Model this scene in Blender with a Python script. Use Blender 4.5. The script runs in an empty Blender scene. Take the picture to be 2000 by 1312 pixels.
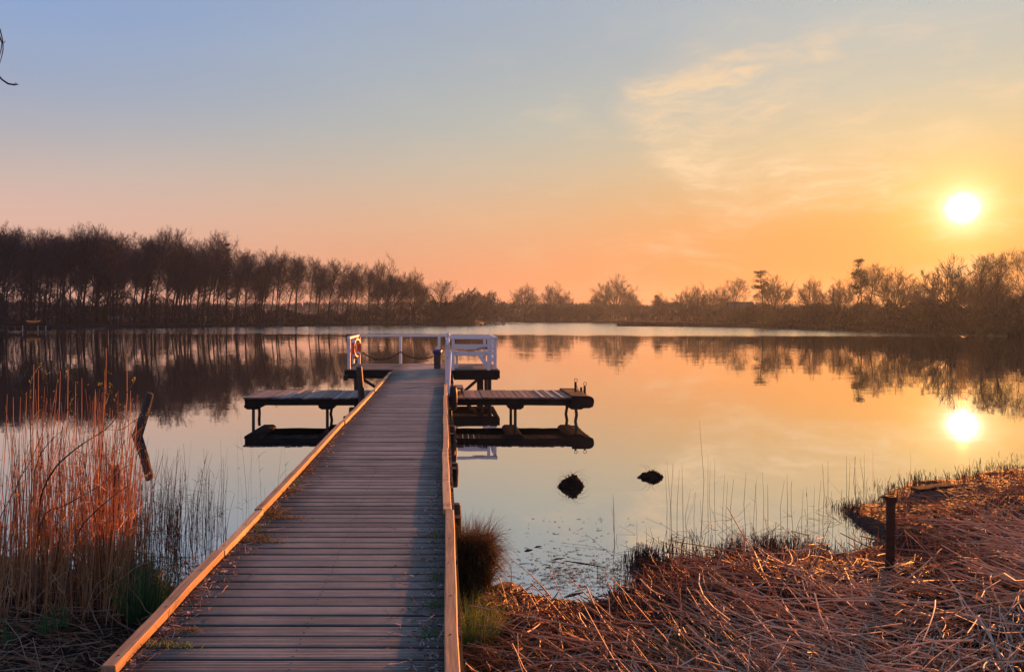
import bpy, bmesh, math, random
import numpy as np
from mathutils import Vector, Matrix

S = bpy.context.scene
COL = S.collection
rng = np.random.default_rng(7)
random.seed(7)
R = math.radians

# ------------------------------------------------------------------ camera
# level camera 2.51 m above the water, looking straight along the pier (+Y); the frame is an off-centre crop
F_PX, CX, HY, CAMZ = 1600.0, 866.0, 618.0, 2.51
cam = bpy.data.cameras.new('camera'); cam_o = bpy.data.objects.new('camera', cam); COL.objects.link(cam_o)
cam.sensor_width = 36; cam.lens = 36 * F_PX / 2000
cam.shift_x = (1000 - CX) / 2000; cam.shift_y = (HY - 656) / 2000
cam.clip_start = 0.05; cam.clip_end = 6000
cam_o.location = (0, 0, CAMZ); cam_o.rotation_euler = (R(90), 0, 0)
S.camera = cam_o

EXPO = 1.5
S.view_settings.view_transform = 'Standard'; S.view_settings.look = 'None'
S.view_settings.exposure = EXPO; S.view_settings.gamma = 1
KEXP = 2 ** EXPO
S.render.engine = 'CYCLES'
S.cycles.use_denoising = True
S.cycles.max_bounces = 6; S.cycles.diffuse_bounces = 3; S.cycles.glossy_bounces = 3
S.cycles.transmission_bounces = 2; S.cycles.volume_bounces = 0; S.cycles.transparent_max_bounces = 4
S.cycles.caustics_reflective = False; S.cycles.caustics_refractive = False
S.cycles.sample_clamp_indirect = 6

# ------------------------------------------------------------------ sun direction
sun_dir = Vector(((1880 - CX) / F_PX, 1.0, (HY - 407) / F_PX)).normalized()
SUN_EL = math.asin(sun_dir.z); SUN_AZ = math.atan2(sun_dir.x, sun_dir.y)

def lin(c):
    return tuple(((v / 255) / 12.92 if v / 255 <= 0.04045 else ((v / 255 + 0.055) / 1.055) ** 2.4) for v in c)

class NT:
    def __init__(s, tree): s.t = tree; s.n = tree.nodes; s.l = tree.links
    def node(s, typ, **kw):
        n = s.n.new(typ)
        for k, v in kw.items(): setattr(n, k, v)
        return n
    def set(s, sock, v):
        if isinstance(v, bpy.types.NodeSocket): s.l.new(v, sock)
        elif v is not None: sock.default_value = v
    def math(s, op, a, b=None, c=None, clamp=False):
        n = s.node('ShaderNodeMath', operation=op, use_clamp=clamp)
        s.set(n.inputs[0], a)
        if b is not None: s.set(n.inputs[1], b)
        if c is not None: s.set(n.inputs[2], c)
        return n.outputs[0]
    def smooth(s, v, lo, hi, a=0.0, b=1.0):
        n = s.node('ShaderNodeMapRange', interpolation_type='SMOOTHSTEP')
        s.set(n.inputs[0], v); n.inputs[1].default_value = lo; n.inputs[2].default_value = hi
        n.inputs[3].default_value = a; n.inputs[4].default_value = b
        return n.outputs[0]
    def ramp(s, v, stops, interp='LINEAR'):
        n = s.node('ShaderNodeValToRGB'); cr = n.color_ramp; cr.interpolation = interp
        while len(cr.elements) < len(stops): cr.elements.new(0.5)
        for e, (p, c) in zip(cr.elements, stops):
            e.position = p; e.color = (*c[:3], 1)
        s.set(n.inputs[0], v); return n.outputs[0]
    def mix(s, f, a, b, blend='MIX'):
        n = s.node('ShaderNodeMix', data_type='RGBA', blend_type=blend)
        s.set(n.inputs[0], f); s.set(n.inputs[6], (*a, 1) if isinstance(a, tuple) else a)
        s.set(n.inputs[7], (*b, 1) if isinstance(b, tuple) else b)
        return n.outputs[2]
    def noise(s, vec, scale=1, detail=3, rough=0.5, dist=0.0, out='Fac'):
        n = s.node('ShaderNodeTexNoise'); s.set(n.inputs['Vector'], vec)
        n.inputs['Scale'].default_value = scale; n.inputs['Detail'].default_value = detail
        n.inputs['Roughness'].default_value = rough; n.inputs['Distortion'].default_value = dist
        return n.outputs[out]
    def scale(s, vec, sc, loc=(0, 0, 0), rot=(0, 0, 0)):
        n = s.node('ShaderNodeMapping'); s.set(n.inputs[0], vec)
        n.inputs['Scale'].default_value = sc; n.inputs['Location'].default_value = loc; n.inputs['Rotation'].default_value = rot
        return n.outputs[0]
    def comb(s, x, y, z):
        n = s.node('ShaderNodeCombineXYZ'); s.set(n.inputs[0], x); s.set(n.inputs[1], y); s.set(n.inputs[2], z); return n.outputs[0]
    def sep(s, v):
        n = s.node('ShaderNodeSeparateXYZ'); s.set(n.inputs[0], v); return n.outputs

# ------------------------------------------------------------------ world: low evening sky with thin cirrus and a veiled sun
W = bpy.data.worlds.new('World'); S.world = W; W.use_nodes = True
w = NT(W.node_tree); w.n.clear()
out = w.node('ShaderNodeOutputWorld'); bg = w.node('ShaderNodeBackground'); w.l.new(bg.outputs[0], out.inputs[0])
tc = w.node('ShaderNodeTexCoord')
nrm = w.node('ShaderNodeVectorMath', operation='NORMALIZE'); w.l.new(tc.outputs['Generated'], nrm.inputs[0])
dvec = nrm.outputs[0]
sx, sy, sz = w.sep(dvec)
el = w.math('MULTIPLY', w.math('ARCSINE', sz), 180 / math.pi)
az = w.math('MULTIPLY', w.math('ARCTAN2', sx, sy), 180 / math.pi)
daz = w.math('ABSOLUTE', w.math('SUBTRACT', az, math.degrees(SUN_AZ)))
daz = w.math('MINIMUM', daz, w.math('SUBTRACT', 360.0, daz))
efac = w.math('DIVIDE', el, 60.0, clamp=True)
def stops(lst): return [(e / 60.0, tuple(v / KEXP for v in lin(c))) for e, c in lst]
rampL = w.ramp(efac, stops([(0, (220, 162, 140)), (4, (228, 177, 156)), (6.5, (222, 183, 168)), (9, (204, 184, 176)), (11.5, (180, 178, 184)), (14.5, (160, 172, 196)), (19, (142, 167, 208)), (32, (116, 145, 198)), (60, (106, 138, 195))]))
rampM = w.ramp(efac, stops([(0, (240, 144, 98)), (3, (241, 162, 116)), (6.5, (228, 179, 139)), (10, (207, 188, 164)), (13, (186, 186, 177)), (16.5, (172, 180, 185)), (21, (162, 176, 195)), (34, (134, 158, 198)), (60, (114, 144, 193))]))
rampR = w.ramp(efac, stops([(0, (246, 132, 50)), (3, (240, 143, 62)), (5.5, (235, 158, 82)), (8, (224, 176, 112)), (11, (214, 192, 150)), (14, (198, 194, 175)), (18, (186, 192, 189)), (34, (154, 172, 194)), (60, (125, 150, 193))]))
sky = w.mix(w.smooth(daz, 26, 66), rampM, rampL)
sky = w.mix(w.smooth(daz, 2, 34), rampR, sky)
# physical sky adds its own colour
nish = w.node('ShaderNodeTexSky', sky_type='NISHITA'); nish.sun_disc = False
nish.sun_elevation = SUN_EL; nish.sun_rotation = SUN_AZ; nish.dust_density = 3.0
sky = w.mix(1.0, sky, w.mix(1.0, nish.outputs[0], (0.0006, 0.0006, 0.0006), 'MULTIPLY'), 'ADD')
# cirrus
uv = w.comb(az, el, 0.0)
warp = w.noise(w.scale(uv, (0.10, 0.16, 1)), 1, 4, 0.55, out='Color')
wv = w.node('ShaderNodeVectorMath', operation='MULTIPLY_ADD'); w.l.new(warp, wv.inputs[0]); wv.inputs[1].default_value = (7, 4, 0); w.l.new(uv, wv.inputs[2])
fil = w.noise(w.scale(wv.outputs[0], (0.12, 0.42, 1), rot=(0, 0, R(16))), 1, 6, 0.62)
fine = w.noise(w.scale(wv.outputs[0], (0.35, 1.5, 1), rot=(0, 0, R(-12))), 1, 5, 0.65)
fx, fy, fz = w.sep(wv.outputs[0])
# the cirrus bank: its western edge slants from upper right to lower right round a bulge
edge = w.math('SUBTRACT', fx, w.math('ADD', 14.8, w.math('MULTIPLY', w.math('ABSOLUTE', w.math('SUBTRACT', fy, 16.0)), 0.75)))
m1 = w.math('MULTIPLY', w.smooth(edge, -0.3, 2.2), w.smooth(edge, 22, 6))
m1 = w.math('MULTIPLY', m1, w.math('MULTIPLY', w.smooth(fy, 7.5, 10.5), w.smooth(fy, 21.5, 17)))
dens = w.math('MULTIPLY', m1, w.math('ADD', 0.35, w.math('MULTIPLY', w.smooth(fil, 0.38, 0.66), 0.65)))
broad = w.math('MULTIPLY', w.smooth(fil, 0.48, 0.72), w.math('MULTIPLY', w.smooth(daz, 42, 6), w.smooth(el, 22, 12)))
dens = w.math('ADD', w.math('MULTIPLY', dens, 0.95), w.math('MULTIPLY', broad, 0.6))
dens = w.math('MULTIPLY', dens, w.math('ADD', 0.3, w.math('MULTIPLY', w.smooth(fine, 0.25, 0.7), 0.85)), clamp=True)
sky = w.mix(w.math('MULTIPLY', dens, 0.75), sky, tuple(v / KEXP for v in lin((252, 217, 172))))
# faint uneven veil everywhere
veil = w.noise(w.scale(uv, (0.03, 0.11, 1)), 1, 4, 0.5)
sky = w.mix(1.0, sky, w.ramp(veil, [(0.3, (0.955, 0.955, 0.97)), (0.7, (1.03, 1.025, 1.01))]), 'MULTIPLY')
# sun seen through thin cloud
dt = w.node('ShaderNodeVectorMath', operation='DOT_PRODUCT'); w.l.new(dvec, dt.inputs[0]); dt.inputs[1].default_value = sun_dir
ang = w.math('MULTIPLY', w.math('ARCCOSINE', w.math('MINIMUM', dt.outputs['Value'], 1.0)), 180 / math.pi)
def gauss(sig): return w.math('EXPONENT', w.math('MULTIPLY', w.math('POWER', w.math('DIVIDE', ang, sig), 2.0), -1.0))
def addc(base, fac, colr):
    n = w.node('ShaderNodeVectorMath', operation='SCALE'); n.inputs[0].default_value = colr; w.l.new(fac, n.inputs['Scale'])
    return w.mix(1.0, base, n.outputs[0], 'ADD')
GK = 1.5 / KEXP
sky = addc(sky, gauss(7.0), (0.05 * GK, 0.03 * GK, 0.0))
sky = addc(sky, gauss(3.0), (0.18 * GK, 0.14 * GK, 0.03 * GK))
sky = addc(sky, gauss(1.35), (0.35 * GK, 0.32 * GK, 0.25 * GK))
sky = addc(sky, gauss(0.56), (5.5 / KEXP, 5.0 / KEXP, 4.0 / KEXP))
# below the horizon: dim ground tone
sky = w.mix(w.smooth(el, -0.3, -3.0), sky, (0.10, 0.075, 0.06))
w.l.new(sky, bg.inputs[0]); bg.inputs[1].default_value = 1.0

# ------------------------------------------------------------------ sun lamp
sl = bpy.data.lights.new('sun', 'SUN'); so = bpy.data.objects.new('sun', sl); COL.objects.link(so)
sl.energy = 5.0; sl.angle = R(0.6); sl.color = (1.0, 0.30, 0.06)
so.rotation_euler = (-sun_dir).to_track_quat('-Z', 'Y').to_euler(); so.location = sun_dir * 50 + Vector((0, 0, 5))

# ------------------------------------------------------------------ helpers
def at(X, Y, D):
    """point at distance D whose picture position in the photograph is (X, Y)"""
    return Vector(((X - CX) * D / F_PX, D, CAMZ - (Y - HY) * D / F_PX))

def tag(o, label=None, cat=None, group=None, kind=None):
    if label: o['label'] = label
    if cat: o['category'] = cat
    if group: o['group'] = group
    if kind: o['kind'] = kind
    return o

def empty(name, loc=(0, 0, 0), label=None, cat=None, group=None):
    o = bpy.data.objects.new(name, None); COL.objects.link(o); o.location = loc; o.empty_display_size = 0.2
    return tag(o, label, cat, group)

def raw_mesh(name, V, faces_n, loops, mat, parent=None, attrs=None, smooth=False):
    """V (n,3), faces_n: verts per face (array), loops: flat vertex indices"""
    me = bpy.data.meshes.new(name)
    V = np.asarray(V, np.float32); loops = np.asarray(loops, np.int32); faces_n = np.asarray(faces_n, np.int32)
    me.vertices.add(len(V)); me.vertices.foreach_set('co', V.ravel())
    me.loops.add(len(loops)); me.loops.foreach_set('vertex_index', loops)
    me.polygons.add(len(faces_n))
    st = np.concatenate([[0], np.cumsum(faces_n)[:-1]]).astype(np.int32)
    me.polygons.foreach_set('loop_start', st)
    if smooth: me.polygons.foreach_set('use_smooth', np.ones(len(faces_n), bool))
    for k, a in (attrs or {}).items():
        at_ = me.attributes.new(k, 'FLOAT', 'POINT'); at_.data.foreach_set('value', np.asarray(a, np.float32))
    me.update(calc_edges=True); me.validate()
    if mat: me.materials.append(mat)
    o = bpy.data.objects.new(name, me); COL.objects.link(o)
    if parent:
        o.parent = parent; o.matrix_parent_inverse = Matrix.Translation(parent.location).inverted() if parent.location.length else Matrix()
    return o

def strands(P, Rr, sides=3, tone=None):
    """P (N,K,3) polylines, Rr (N,K) radii -> verts, faces_n, loops, tone per vertex"""
    P = np.asarray(P, float); Rr = np.asarray(Rr, float); N, K, _ = P.shape
    T = np.zeros_like(P); T[:, 1:-1] = P[:, 2:] - P[:, :-2]; T[:, 0] = P[:, 1] - P[:, 0]; T[:, -1] = P[:, -1] - P[:, -2]
    T /= np.linalg.norm(T, axis=2, keepdims=True) + 1e-9
    ref = np.where(np.abs(T[:, :1, 2:3]) > 0.9, np.array([1., 0, 0]), np.array([0, 0, 1.]))
    ref = np.broadcast_to(ref, T.shape)
    A = np.cross(T, ref); A /= np.linalg.norm(A, axis=2, keepdims=True) + 1e-9
    B = np.cross(T, A)
    if sides == 2:
        a = rng.uniform(0, 2 * np.pi, (N, 1, 1))
        d = A * np.cos(a) + B * np.sin(a)
        V = np.stack([P - d * Rr[..., None], P + d * Rr[..., None]], 2)
        idx = np.arange(N * K * 2).reshape(N, K, 2)
        q = np.stack([idx[:, :-1, 0], idx[:, :-1, 1], idx[:, 1:, 1], idx[:, 1:, 0]], -1).reshape(-1, 4)
    else:
        th = np.arange(sides) * 2 * np.pi / sides
        V = P[:, :, None] + (A[:, :, None] * np.cos(th)[None, None, :, None] + B[:, :, None] * np.sin(th)[None, None, :, None]) * Rr[..., None, None]
        idx = np.arange(N * K * sides).reshape(N, K, sides)
        nx = np.roll(idx, -1, axis=2)
        q = np.stack([idx[:, :-1], nx[:, :-1], nx[:, 1:], idx[:, 1:]], -1).reshape(-1, 4)
    V = V.reshape(-1, 3)
    tn = np.repeat(tone if tone is not None else rng.random(N), K * sides)
    return V, np.full(len(q), 4), q.ravel(), tn

def strand_obj(name, P, Rr, mat, sides=3, tone=None, parent=None):
    V, n, l, t = strands(P, Rr, sides, tone)
    return raw_mesh(name, V, n, l, mat, parent, {'tone': t}, smooth=sides > 2)

class MB:
    """collects simple shapes into one mesh"""
    def __init__(s): s.v = []; s.f = []; s.t = []
    def add(s, vs, fs, tone=0.5):
        o = len(s.v); s.v += [tuple(v) for v in vs]; s.f += [tuple(i + o for i in f) for f in fs]; s.t += [tone] * len(vs); return s
    def box(s, x0, x1, y0, y1, z0, z1, tone=0.5, M=None):
        vs = [Vector((x, y, z)) for z in (z0, z1) for x, y in ((x0, y0), (x1, y0), (x1, y1), (x0, y1))]
        if M is not None: vs = [M @ v for v in vs]
        return s.add(vs, [(3, 2, 1, 0), (4, 5, 6, 7), (0, 1, 5, 4), (1, 2, 6, 5), (2, 3, 7, 6), (3, 0, 4, 7)], tone)
    def bar(s, a, b, wx, wz, tone=0.5, roll=0.0):
        a = Vector(a); b = Vector(b); d = b - a
        q = d.to_track_quat('Y', 'Z').to_matrix().to_4x4()
        M = Matrix.Translation(a) @ q @ Matrix.Rotation(roll, 4, 'Y')
        return s.box(-wx / 2, wx / 2, 0, d.length, -wz / 2, wz / 2, tone, M)
    def tube(s, pts, rad, n=10, cap=True, tone=0.5):
        pts = [Vector(p) for p in pts]; rad = rad if isinstance(rad, (list, tuple)) else [rad] * len(pts)
        vs = []; fs = []
        for i, p in enumerate(pts):
            t = (pts[min(i + 1, len(pts) - 1)] - pts[max(i - 1, 0)]).normalized()
            ref = Vector((1, 0, 0)) if abs(t.z) > 0.85 else Vector((0, 0, 1))
            a = t.cross(ref).normalized(); b = t.cross(a)
            for k in range(n):
                th = 2 * math.pi * k / n; vs.append(p + (a * math.cos(th) + b * math.sin(th)) * rad[i])
        for i in range(len(pts) - 1):
            for k in range(n):
                k2 = (k + 1) % n; fs.append((i * n + k, i * n + k2, (i + 1) * n + k2, (i + 1) * n + k))
        if cap: fs.append(tuple(range(n))[::-1]); fs.append(tuple((len(pts) - 1) * n + k for k in range(n)))
        return s.add(vs, fs, tone)
    def lathe(s, prof, c, n=16, M=None, tone=0.5):
        """prof: list of (r, z)"""
        vs = []; fs = []; c = Vector(c)
        for r, z in prof:
            for k in range(n):
                th = 2 * math.pi * k / n; v = Vector((r * math.cos(th), r * math.sin(th), z))
                vs.append((M @ v if M is not None else v) + c)
        for i in range(len(prof) - 1):
            for k in range(n):
                k2 = (k + 1) % n; fs.append((i * n + k, i * n + k2, (i + 1) * n + k2, (i + 1) * n + k))
        fs.append(tuple(range(n))[::-1]); fs.append(tuple((len(prof) - 1) * n + k for k in range(n)))
        return s.add(vs, fs, tone)
    def torus(s, c, R0, r0, M=None, n=28, m=10, sq=1.0, arc=(0, 1), tone=0.5):
        vs = []; fs = []; c = Vector(c); full = arc == (0, 1); cnt = n if full else n + 1
        for i in range(cnt):
            a = 2 * math.pi * (arc[0] + (arc[1] - arc[0]) * i / n)
            for j in range(m):
                b = 2 * math.pi * j / m
                v = Vector(((R0 + r0 * math.cos(b)) * math.cos(a), (R0 + r0 * math.cos(b)) * math.sin(a), r0 * sq * math.sin(b)))
                vs.append((M @ v if M is not None else v) + c)
        for i in range(n):
            i2 = (i + 1) % cnt
            for j in range(m):
                j2 = (j + 1) % m; fs.append((i * m + j, i2 * m + j, i2 * m + j2, i * m + j2))
        return s.add(vs, fs, tone)
    def build(s, name, mat, parent=None, bevel=0.0, smooth=False, jitter=0.0):
        me = bpy.data.meshes.new(name); v = s.v
        if jitter: v = [tuple(c + random.uniform(-jitter, jitter) for c in p) for p in v]
        me.from_pydata(v, [], s.f)
        a = me.attributes.new('tone', 'FLOAT', 'POINT'); a.data.foreach_set('value', s.t)
        bm = bmesh.new(); bm.from_mesh(me)
        if bevel:
            bmesh.ops.bevel(bm, geom=[e for e in bm.edges if len(e.link_faces) == 2 and e.calc_face_angle(0) > 0.6], offset=bevel, segments=1, affect='EDGES')
        bmesh.ops.recalc_face_normals(bm, faces=bm.faces)
        bm.to_mesh(me); bm.free()
        if smooth:
            for p in me.polygons: p.use_smooth = True
        me.materials.append(mat)
        o = bpy.data.objects.new(name, me); COL.objects.link(o)
        if parent:
            o.parent = parent; o.matrix_parent_inverse = Matrix.Translation(parent.location).inverted()
        return o

# ------------------------------------------------------------------ materials
def new_mat(name):
    m = bpy.data.materials.new(name); m.use_nodes = True; t = NT(m.node_tree); t.n.clear()
    o = t.node('ShaderNodeOutputMaterial'); return m, t, o
def pbsdf(t, col, rough=0.7, normal=None, metallic=0.0, spec=0.5):
    b = t.node('ShaderNodeBsdfPrincipled'); t.set(b.inputs['Base Color'], (*col, 1) if isinstance(col, tuple) else col)
    t.set(b.inputs['Roughness'], rough); t.set(b.inputs['Metallic'], metallic); t.set(b.inputs['Specular IOR Level'], spec)
    if normal is not None: t.l.new(normal, b.inputs['Normal'])
    return b
def bump(t, h, strength=0.4, dist=0.01):
    n = t.node('ShaderNodeBump'); n.inputs['Strength'].default_value = strength; n.inputs['Distance'].default_value = dist
    t.l.new(h, n.inputs['Height']); return n.outputs[0]
def tone_of(t):
    a = t.node('ShaderNodeAttribute', attribute_name='tone'); return a.outputs['Fac']

def wood(name, c0, c1, axis='X', grain=40, rough=0.7, patch=(0.03, 0.03, 0.025), patch_amt=0.4, spec=0.35, tone_amt=0.5, bstr=0.5):
    """weathered wood: fibres along axis, board-to-board tone, dirty patches"""
    m, t, o = new_mat(name)
    p = t.node('ShaderNodeNewGeometry').outputs['Position']
    sc = {'X': (0.06, 1, 1), 'Y': (1, 0.06, 1), 'Z': (1, 1, 0.06)}[axis]
    tn = tone_of(t)
    off = t.comb(t.math('MULTIPLY', tn, 13.7), t.math('MULTIPLY', tn, 7.3), t.math('MULTIPLY', tn, 3.1))
    v = t.node('ShaderNodeVectorMath', operation='ADD'); t.l.new(p, v.inputs[0]); t.l.new(off, v.inputs[1])
    g = t.noise(t.scale(v.outputs[0], sc), grain, 6, 0.65)
    g2 = t.noise(v.outputs[0], 2.2, 4, 0.6)
    f = t.math('ADD', t.math('MULTIPLY', g, 0.75), t.math('MULTIPLY', t.math('SUBTRACT', tn, 0.5), tone_amt))
    col = t.ramp(f, [(0.2, c0), (0.7, c1)])
    col = t.mix(t.math('MULTIPLY', t.smooth(g2, 0.5, 0.72), patch_amt), col, patch)
    nb = bump(t, g, bstr, 0.006)
    b = pbsdf(t, col, rough, nb, spec=spec); t.l.new(b.outputs[0], o.inputs[0]); return m

def plain(name, col, rough=0.6, var=0.25, sc=6, metallic=0.0, spec=0.4, bstr=0.2, bsc=30):
    m, t, o = new_mat(name)
    p = t.node('ShaderNodeNewGeometry').outputs['Position']
    n = t.noise(p, sc, 5, 0.6)
    c = t.ramp(n, [(0.3, tuple(v * (1 - var) for v in col)), (0.7, tuple(min(1, v * (1 + var)) for v in col))])
    b = pbsdf(t, c, rough, bump(t, t.noise(p, bsc, 4, 0.6), bstr, 0.005), metallic, spec); t.l.new(b.outputs[0], o.inputs[0]); return m

def stalk(name, stops_, rough=0.6, trans=0.3, spec=0.3):
    """dry stems and blades: tone per strand, thin enough to let light through"""
    m, t, o = new_mat(name)
    p = t.node('ShaderNodeNewGeometry').outputs['Position']
    f = t.math('ADD', tone_of(t), t.math('MULTIPLY', t.math('SUBTRACT', t.noise(p, 9, 3, 0.6), 0.5), 0.5))
    col = t.ramp(f, stops_)
    b = pbsdf(t, col, rough, spec=spec)
    tr = t.node('ShaderNodeBsdfTranslucent'); t.l.new(col, tr.inputs[0])
    mx = t.node('ShaderNodeMixShader'); mx.inputs[0].default_value = trans
    t.l.new(b.outputs[0], mx.inputs[1]); t.l.new(tr.outputs[0], mx.inputs[2]); t.l.new(mx.outputs[0], o.inputs[0]); return m

def deck_wood():
    m, t, o = new_mat('weathered_deck_boards')
    p = t.node('ShaderNodeNewGeometry').outputs['Position']
    tn = tone_of(t)
    px, py, pz = t.sep(p)
    off = t.comb(t.math('MULTIPLY', tn, 31.7), 0.0, t.math('MULTIPLY', tn, 3.1))
    v = t.node('ShaderNodeVectorMath', operation='ADD'); t.l.new(p, v.inputs[0]); t.l.new(off, v.inputs[1])
    g = t.noise(t.scale(v.outputs[0], (0.05, 1, 1)), 60, 6, 0.7)
    blot = t.noise(v.outputs[0], 2.6, 5, 0.65)
    f = t.math('ADD', t.math('ADD', t.math('MULTIPLY', g, 0.45), t.math('MULTIPLY', blot, 0.4)), t.math('MULTIPLY', t.math('SUBTRACT', tn, 0.5), 0.26))
    col = t.ramp(f, [(0.18, (0.12, 0.102, 0.080)), (0.45, (0.32, 0.275, 0.215)), (0.72, (0.55, 0.485, 0.385))])
    # earth and algae gathered along both kerbs, trodden pale lane between
    jig = t.math('MULTIPLY', t.math('SUBTRACT', t.noise(t.scale(p, (1, 1.0, 1)), 2.0, 5, 0.7), 0.5), 0.55)
    e1 = t.smooth(t.math('ADD', px, jig), -1.02, -1.44); e2 = t.smooth(t.math('ADD', px, jig), -0.34, 0.02)
    col = t.mix(t.math('MULTIPLY', t.math('MAXIMUM', e1, e2), 0.72), col, (0.032, 0.029, 0.026))
    gr = t.node('ShaderNodeAttribute', attribute_name='groove').outputs['Fac']
    col = t.mix(t.math('MULTIPLY', gr, 0.8), col, (0.02, 0.017, 0.015))   # earth packed into the grooves
    speck = t.smooth(t.noise(p, 55, 2, 0.5), 0.70, 0.76)
    col = t.mix(t.math('MULTIPLY', speck, 0.45), col, (0.42, 0.38, 0.34))
    b = pbsdf(t, col, 0.62, bump(t, g, 0.6, 0.004), spec=0.25); t.l.new(b.outputs[0], o.inputs[0]); return m

M_DECK = deck_wood()
M_KERB = wood('kerb_timber', (0.26, 0.16, 0.085), (0.66, 0.41, 0.19), 'Y', 45, 0.7, (0.12, 0.08, 0.05), 0.65, tone_amt=0.35)
M_DARK = wood('tarred_timber', (0.006, 0.005, 0.005), (0.026, 0.020, 0.018), 'X', 30, 0.75, spec=0.15)
M_PILE = wood('wet_pile_wood', (0.02, 0.016, 0.014), (0.075, 0.058, 0.048), 'Z', 40, 0.6)
M_SIDE = wood('side_dock_boards', (0.10, 0.078, 0.07), (0.27, 0.21, 0.18), 'Y', 40, 0.6, (0.05, 0.055, 0.02), 0.6, tone_amt=0.7)
M_SIDE2 = wood('red_brown_dock_boards', (0.07, 0.035, 0.028), (0.21, 0.11, 0.085), 'Y', 40, 0.55, (0.03, 0.02, 0.02), 0.4, tone_amt=0.8)
def painted_white():
    m, t, o = new_mat('weathered_white_paint')
    p = t.node('ShaderNodeNewGeometry').outputs['Position']
    n = t.noise(p, 7, 6, 0.65); n2 = t.noise(t.scale(p, (1, 1, 0.25)), 22, 5, 0.7)
    col = t.mix(t.math('MULTIPLY', t.smooth(n2, 0.52, 0.75), 0.45), (0.72, 0.72, 0.76), (0.40, 0.39, 0.38))
    col = t.mix(t.smooth(n, 0.66, 0.70), col, (0.20, 0.16, 0.13))
    b = pbsdf(t, col, 0.55, bump(t, n2, 0.3, 0.004), spec=0.35); t.l.new(b.outputs[0], o.inputs[0]); return m
M_WHITE = painted_white()
M_PLANK = wood('dull_plank', (0.02, 0.016, 0.014), (0.06, 0.048, 0.04), 'X', 40, 0.9, spec=0.05)
M_STUMP = wood('grey_stump_wood', (0.025, 0.020, 0.018), (0.12, 0.095, 0.08), 'Z', 40, 0.7, (0.012, 0.012, 0.012), 0.8)
M_RUST = plain('rusty_iron', (0.045, 0.018, 0.011), 0.75, 0.5, 30, 0.3)
M_RUBBER = plain('black_rubber', (0.012, 0.012, 0.013), 0.65, 0.3, 10)
M_ROPE = plain('dark_rope', (0.03, 0.024, 0.022), 0.85, 0.4, 40)
M_RING = plain('orange_red_ring', (0.62, 0.075, 0.02), 0.45, 0.12, 8)
M_RINGW = plain('white_band', (0.72, 0.70, 0.68), 0.5, 0.1, 8)
M_BLUE = plain('blue_plastic', (0.018, 0.035, 0.16), 0.4, 0.3, 20)
M_BINW = plain('dark_bin', (0.055, 0.045, 0.04), 0.7, 0.4, 12)
M_ORANGE = plain('orange_hull', (0.75, 0.27, 0.03), 0.4, 0.15, 3)
M_PALE = plain('pale_grey_paint', (0.35, 0.34, 0.35), 0.6, 0.15, 3)
M_NAIL = plain('steel', (0.04, 0.035, 0.03), 0.5, 0.3, 30, 0.5)
M_ROCK = plain('dark_rock', (0.03, 0.027, 0.025), 0.8, 0.4, 2)
M_DUCK = plain('duck_feathers', (0.02, 0.017, 0.015), 0.8, 0.4, 6)
M_BARK = plain('bark', (0.034, 0.029, 0.030), 0.9, 0.35, 1.3, spec=0.1)
M_TWIG = plain('twigs', (0.050, 0.039, 0.039), 0.9, 0.3, 0.8, spec=0.1)
M_TWIG2 = plain('reddish_twigs', (0.06, 0.042, 0.036), 0.9, 0.3, 0.8, spec=0.1)
M_NEEDLE = plain('conifer_needles', (0.022, 0.030, 0.018), 0.8, 0.35, 1.0, spec=0.1)
M_UNDER = stalk('undergrowth_brush', [(0.0, (0.020, 0.018, 0.018)), (0.6, (0.052, 0.038, 0.030)), (0.85, (0.045, 0.048, 0.022)), (1.0, (0.085, 0.058, 0.04))], 0.85, 0.15, 0.1)
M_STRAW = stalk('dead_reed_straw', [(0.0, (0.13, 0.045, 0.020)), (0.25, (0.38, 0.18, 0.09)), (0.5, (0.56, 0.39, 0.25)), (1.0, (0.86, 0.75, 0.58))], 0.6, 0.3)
M_LITTER = stalk('brown_leaf_litter', [(0.0, (0.014, 0.009, 0.007)), (0.6, (0.055, 0.034, 0.024)), (1.0, (0.20, 0.14, 0.10))], 0.7, 0.25)
M_REED = stalk('standing_reed', [(0.0, (0.20, 0.085, 0.04)), (0.5, (0.58, 0.32, 0.15)), (1.0, (0.82, 0.58, 0.34))], 0.55, 0.45)
M_REEDD = stalk('wet_reed_stub', [(0.0, (0.02, 0.013, 0.010)), (0.6, (0.09, 0.05, 0.032)), (1.0, (0.24, 0.14, 0.085))], 0.6, 0.2)
M_REEDM = stalk('reddish_reed', [(0.0, (0.07, 0.03, 0.018)), (0.5, (0.34, 0.155, 0.07)), (1.0, (0.62, 0.34, 0.18))], 0.6, 0.35)
M_SEDGE = stalk('sedge_blades', [(0.0, (0.035, 0.018, 0.010)), (0.5, (0.11, 0.055, 0.028)), (0.78, (0.13, 0.085, 0.03)), (1.0, (0.06, 0.10, 0.03))], 0.6, 0.35)
M_GRASS = stalk('fresh_grass', [(0.0, (0.022, 0.06, 0.03)), (0.5, (0.06, 0.15, 0.055)), (0.85, (0.14, 0.25, 0.06)), (1.0, (0.35, 0.30, 0.08))], 0.5, 0.4)
M_BUD = stalk('spring_buds', [(0.0, (0.20, 0.22, 0.03)), (1.0, (0.45, 0.40, 0.06))], 0.6, 0.45)
M_MOSS = stalk('moss', [(0.0, (0.045, 0.05, 0.012)), (0.6, (0.16, 0.11, 0.02)), (1.0, (0.30, 0.16, 0.03))], 0.8, 0.3)
M_LEAF = stalk('fallen_leaves', [(0.0, (0.06, 0.035, 0.02)), (0.6, (0.26, 0.17, 0.12)), (1.0, (0.55, 0.46, 0.42))], 0.7, 0.2)

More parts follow.
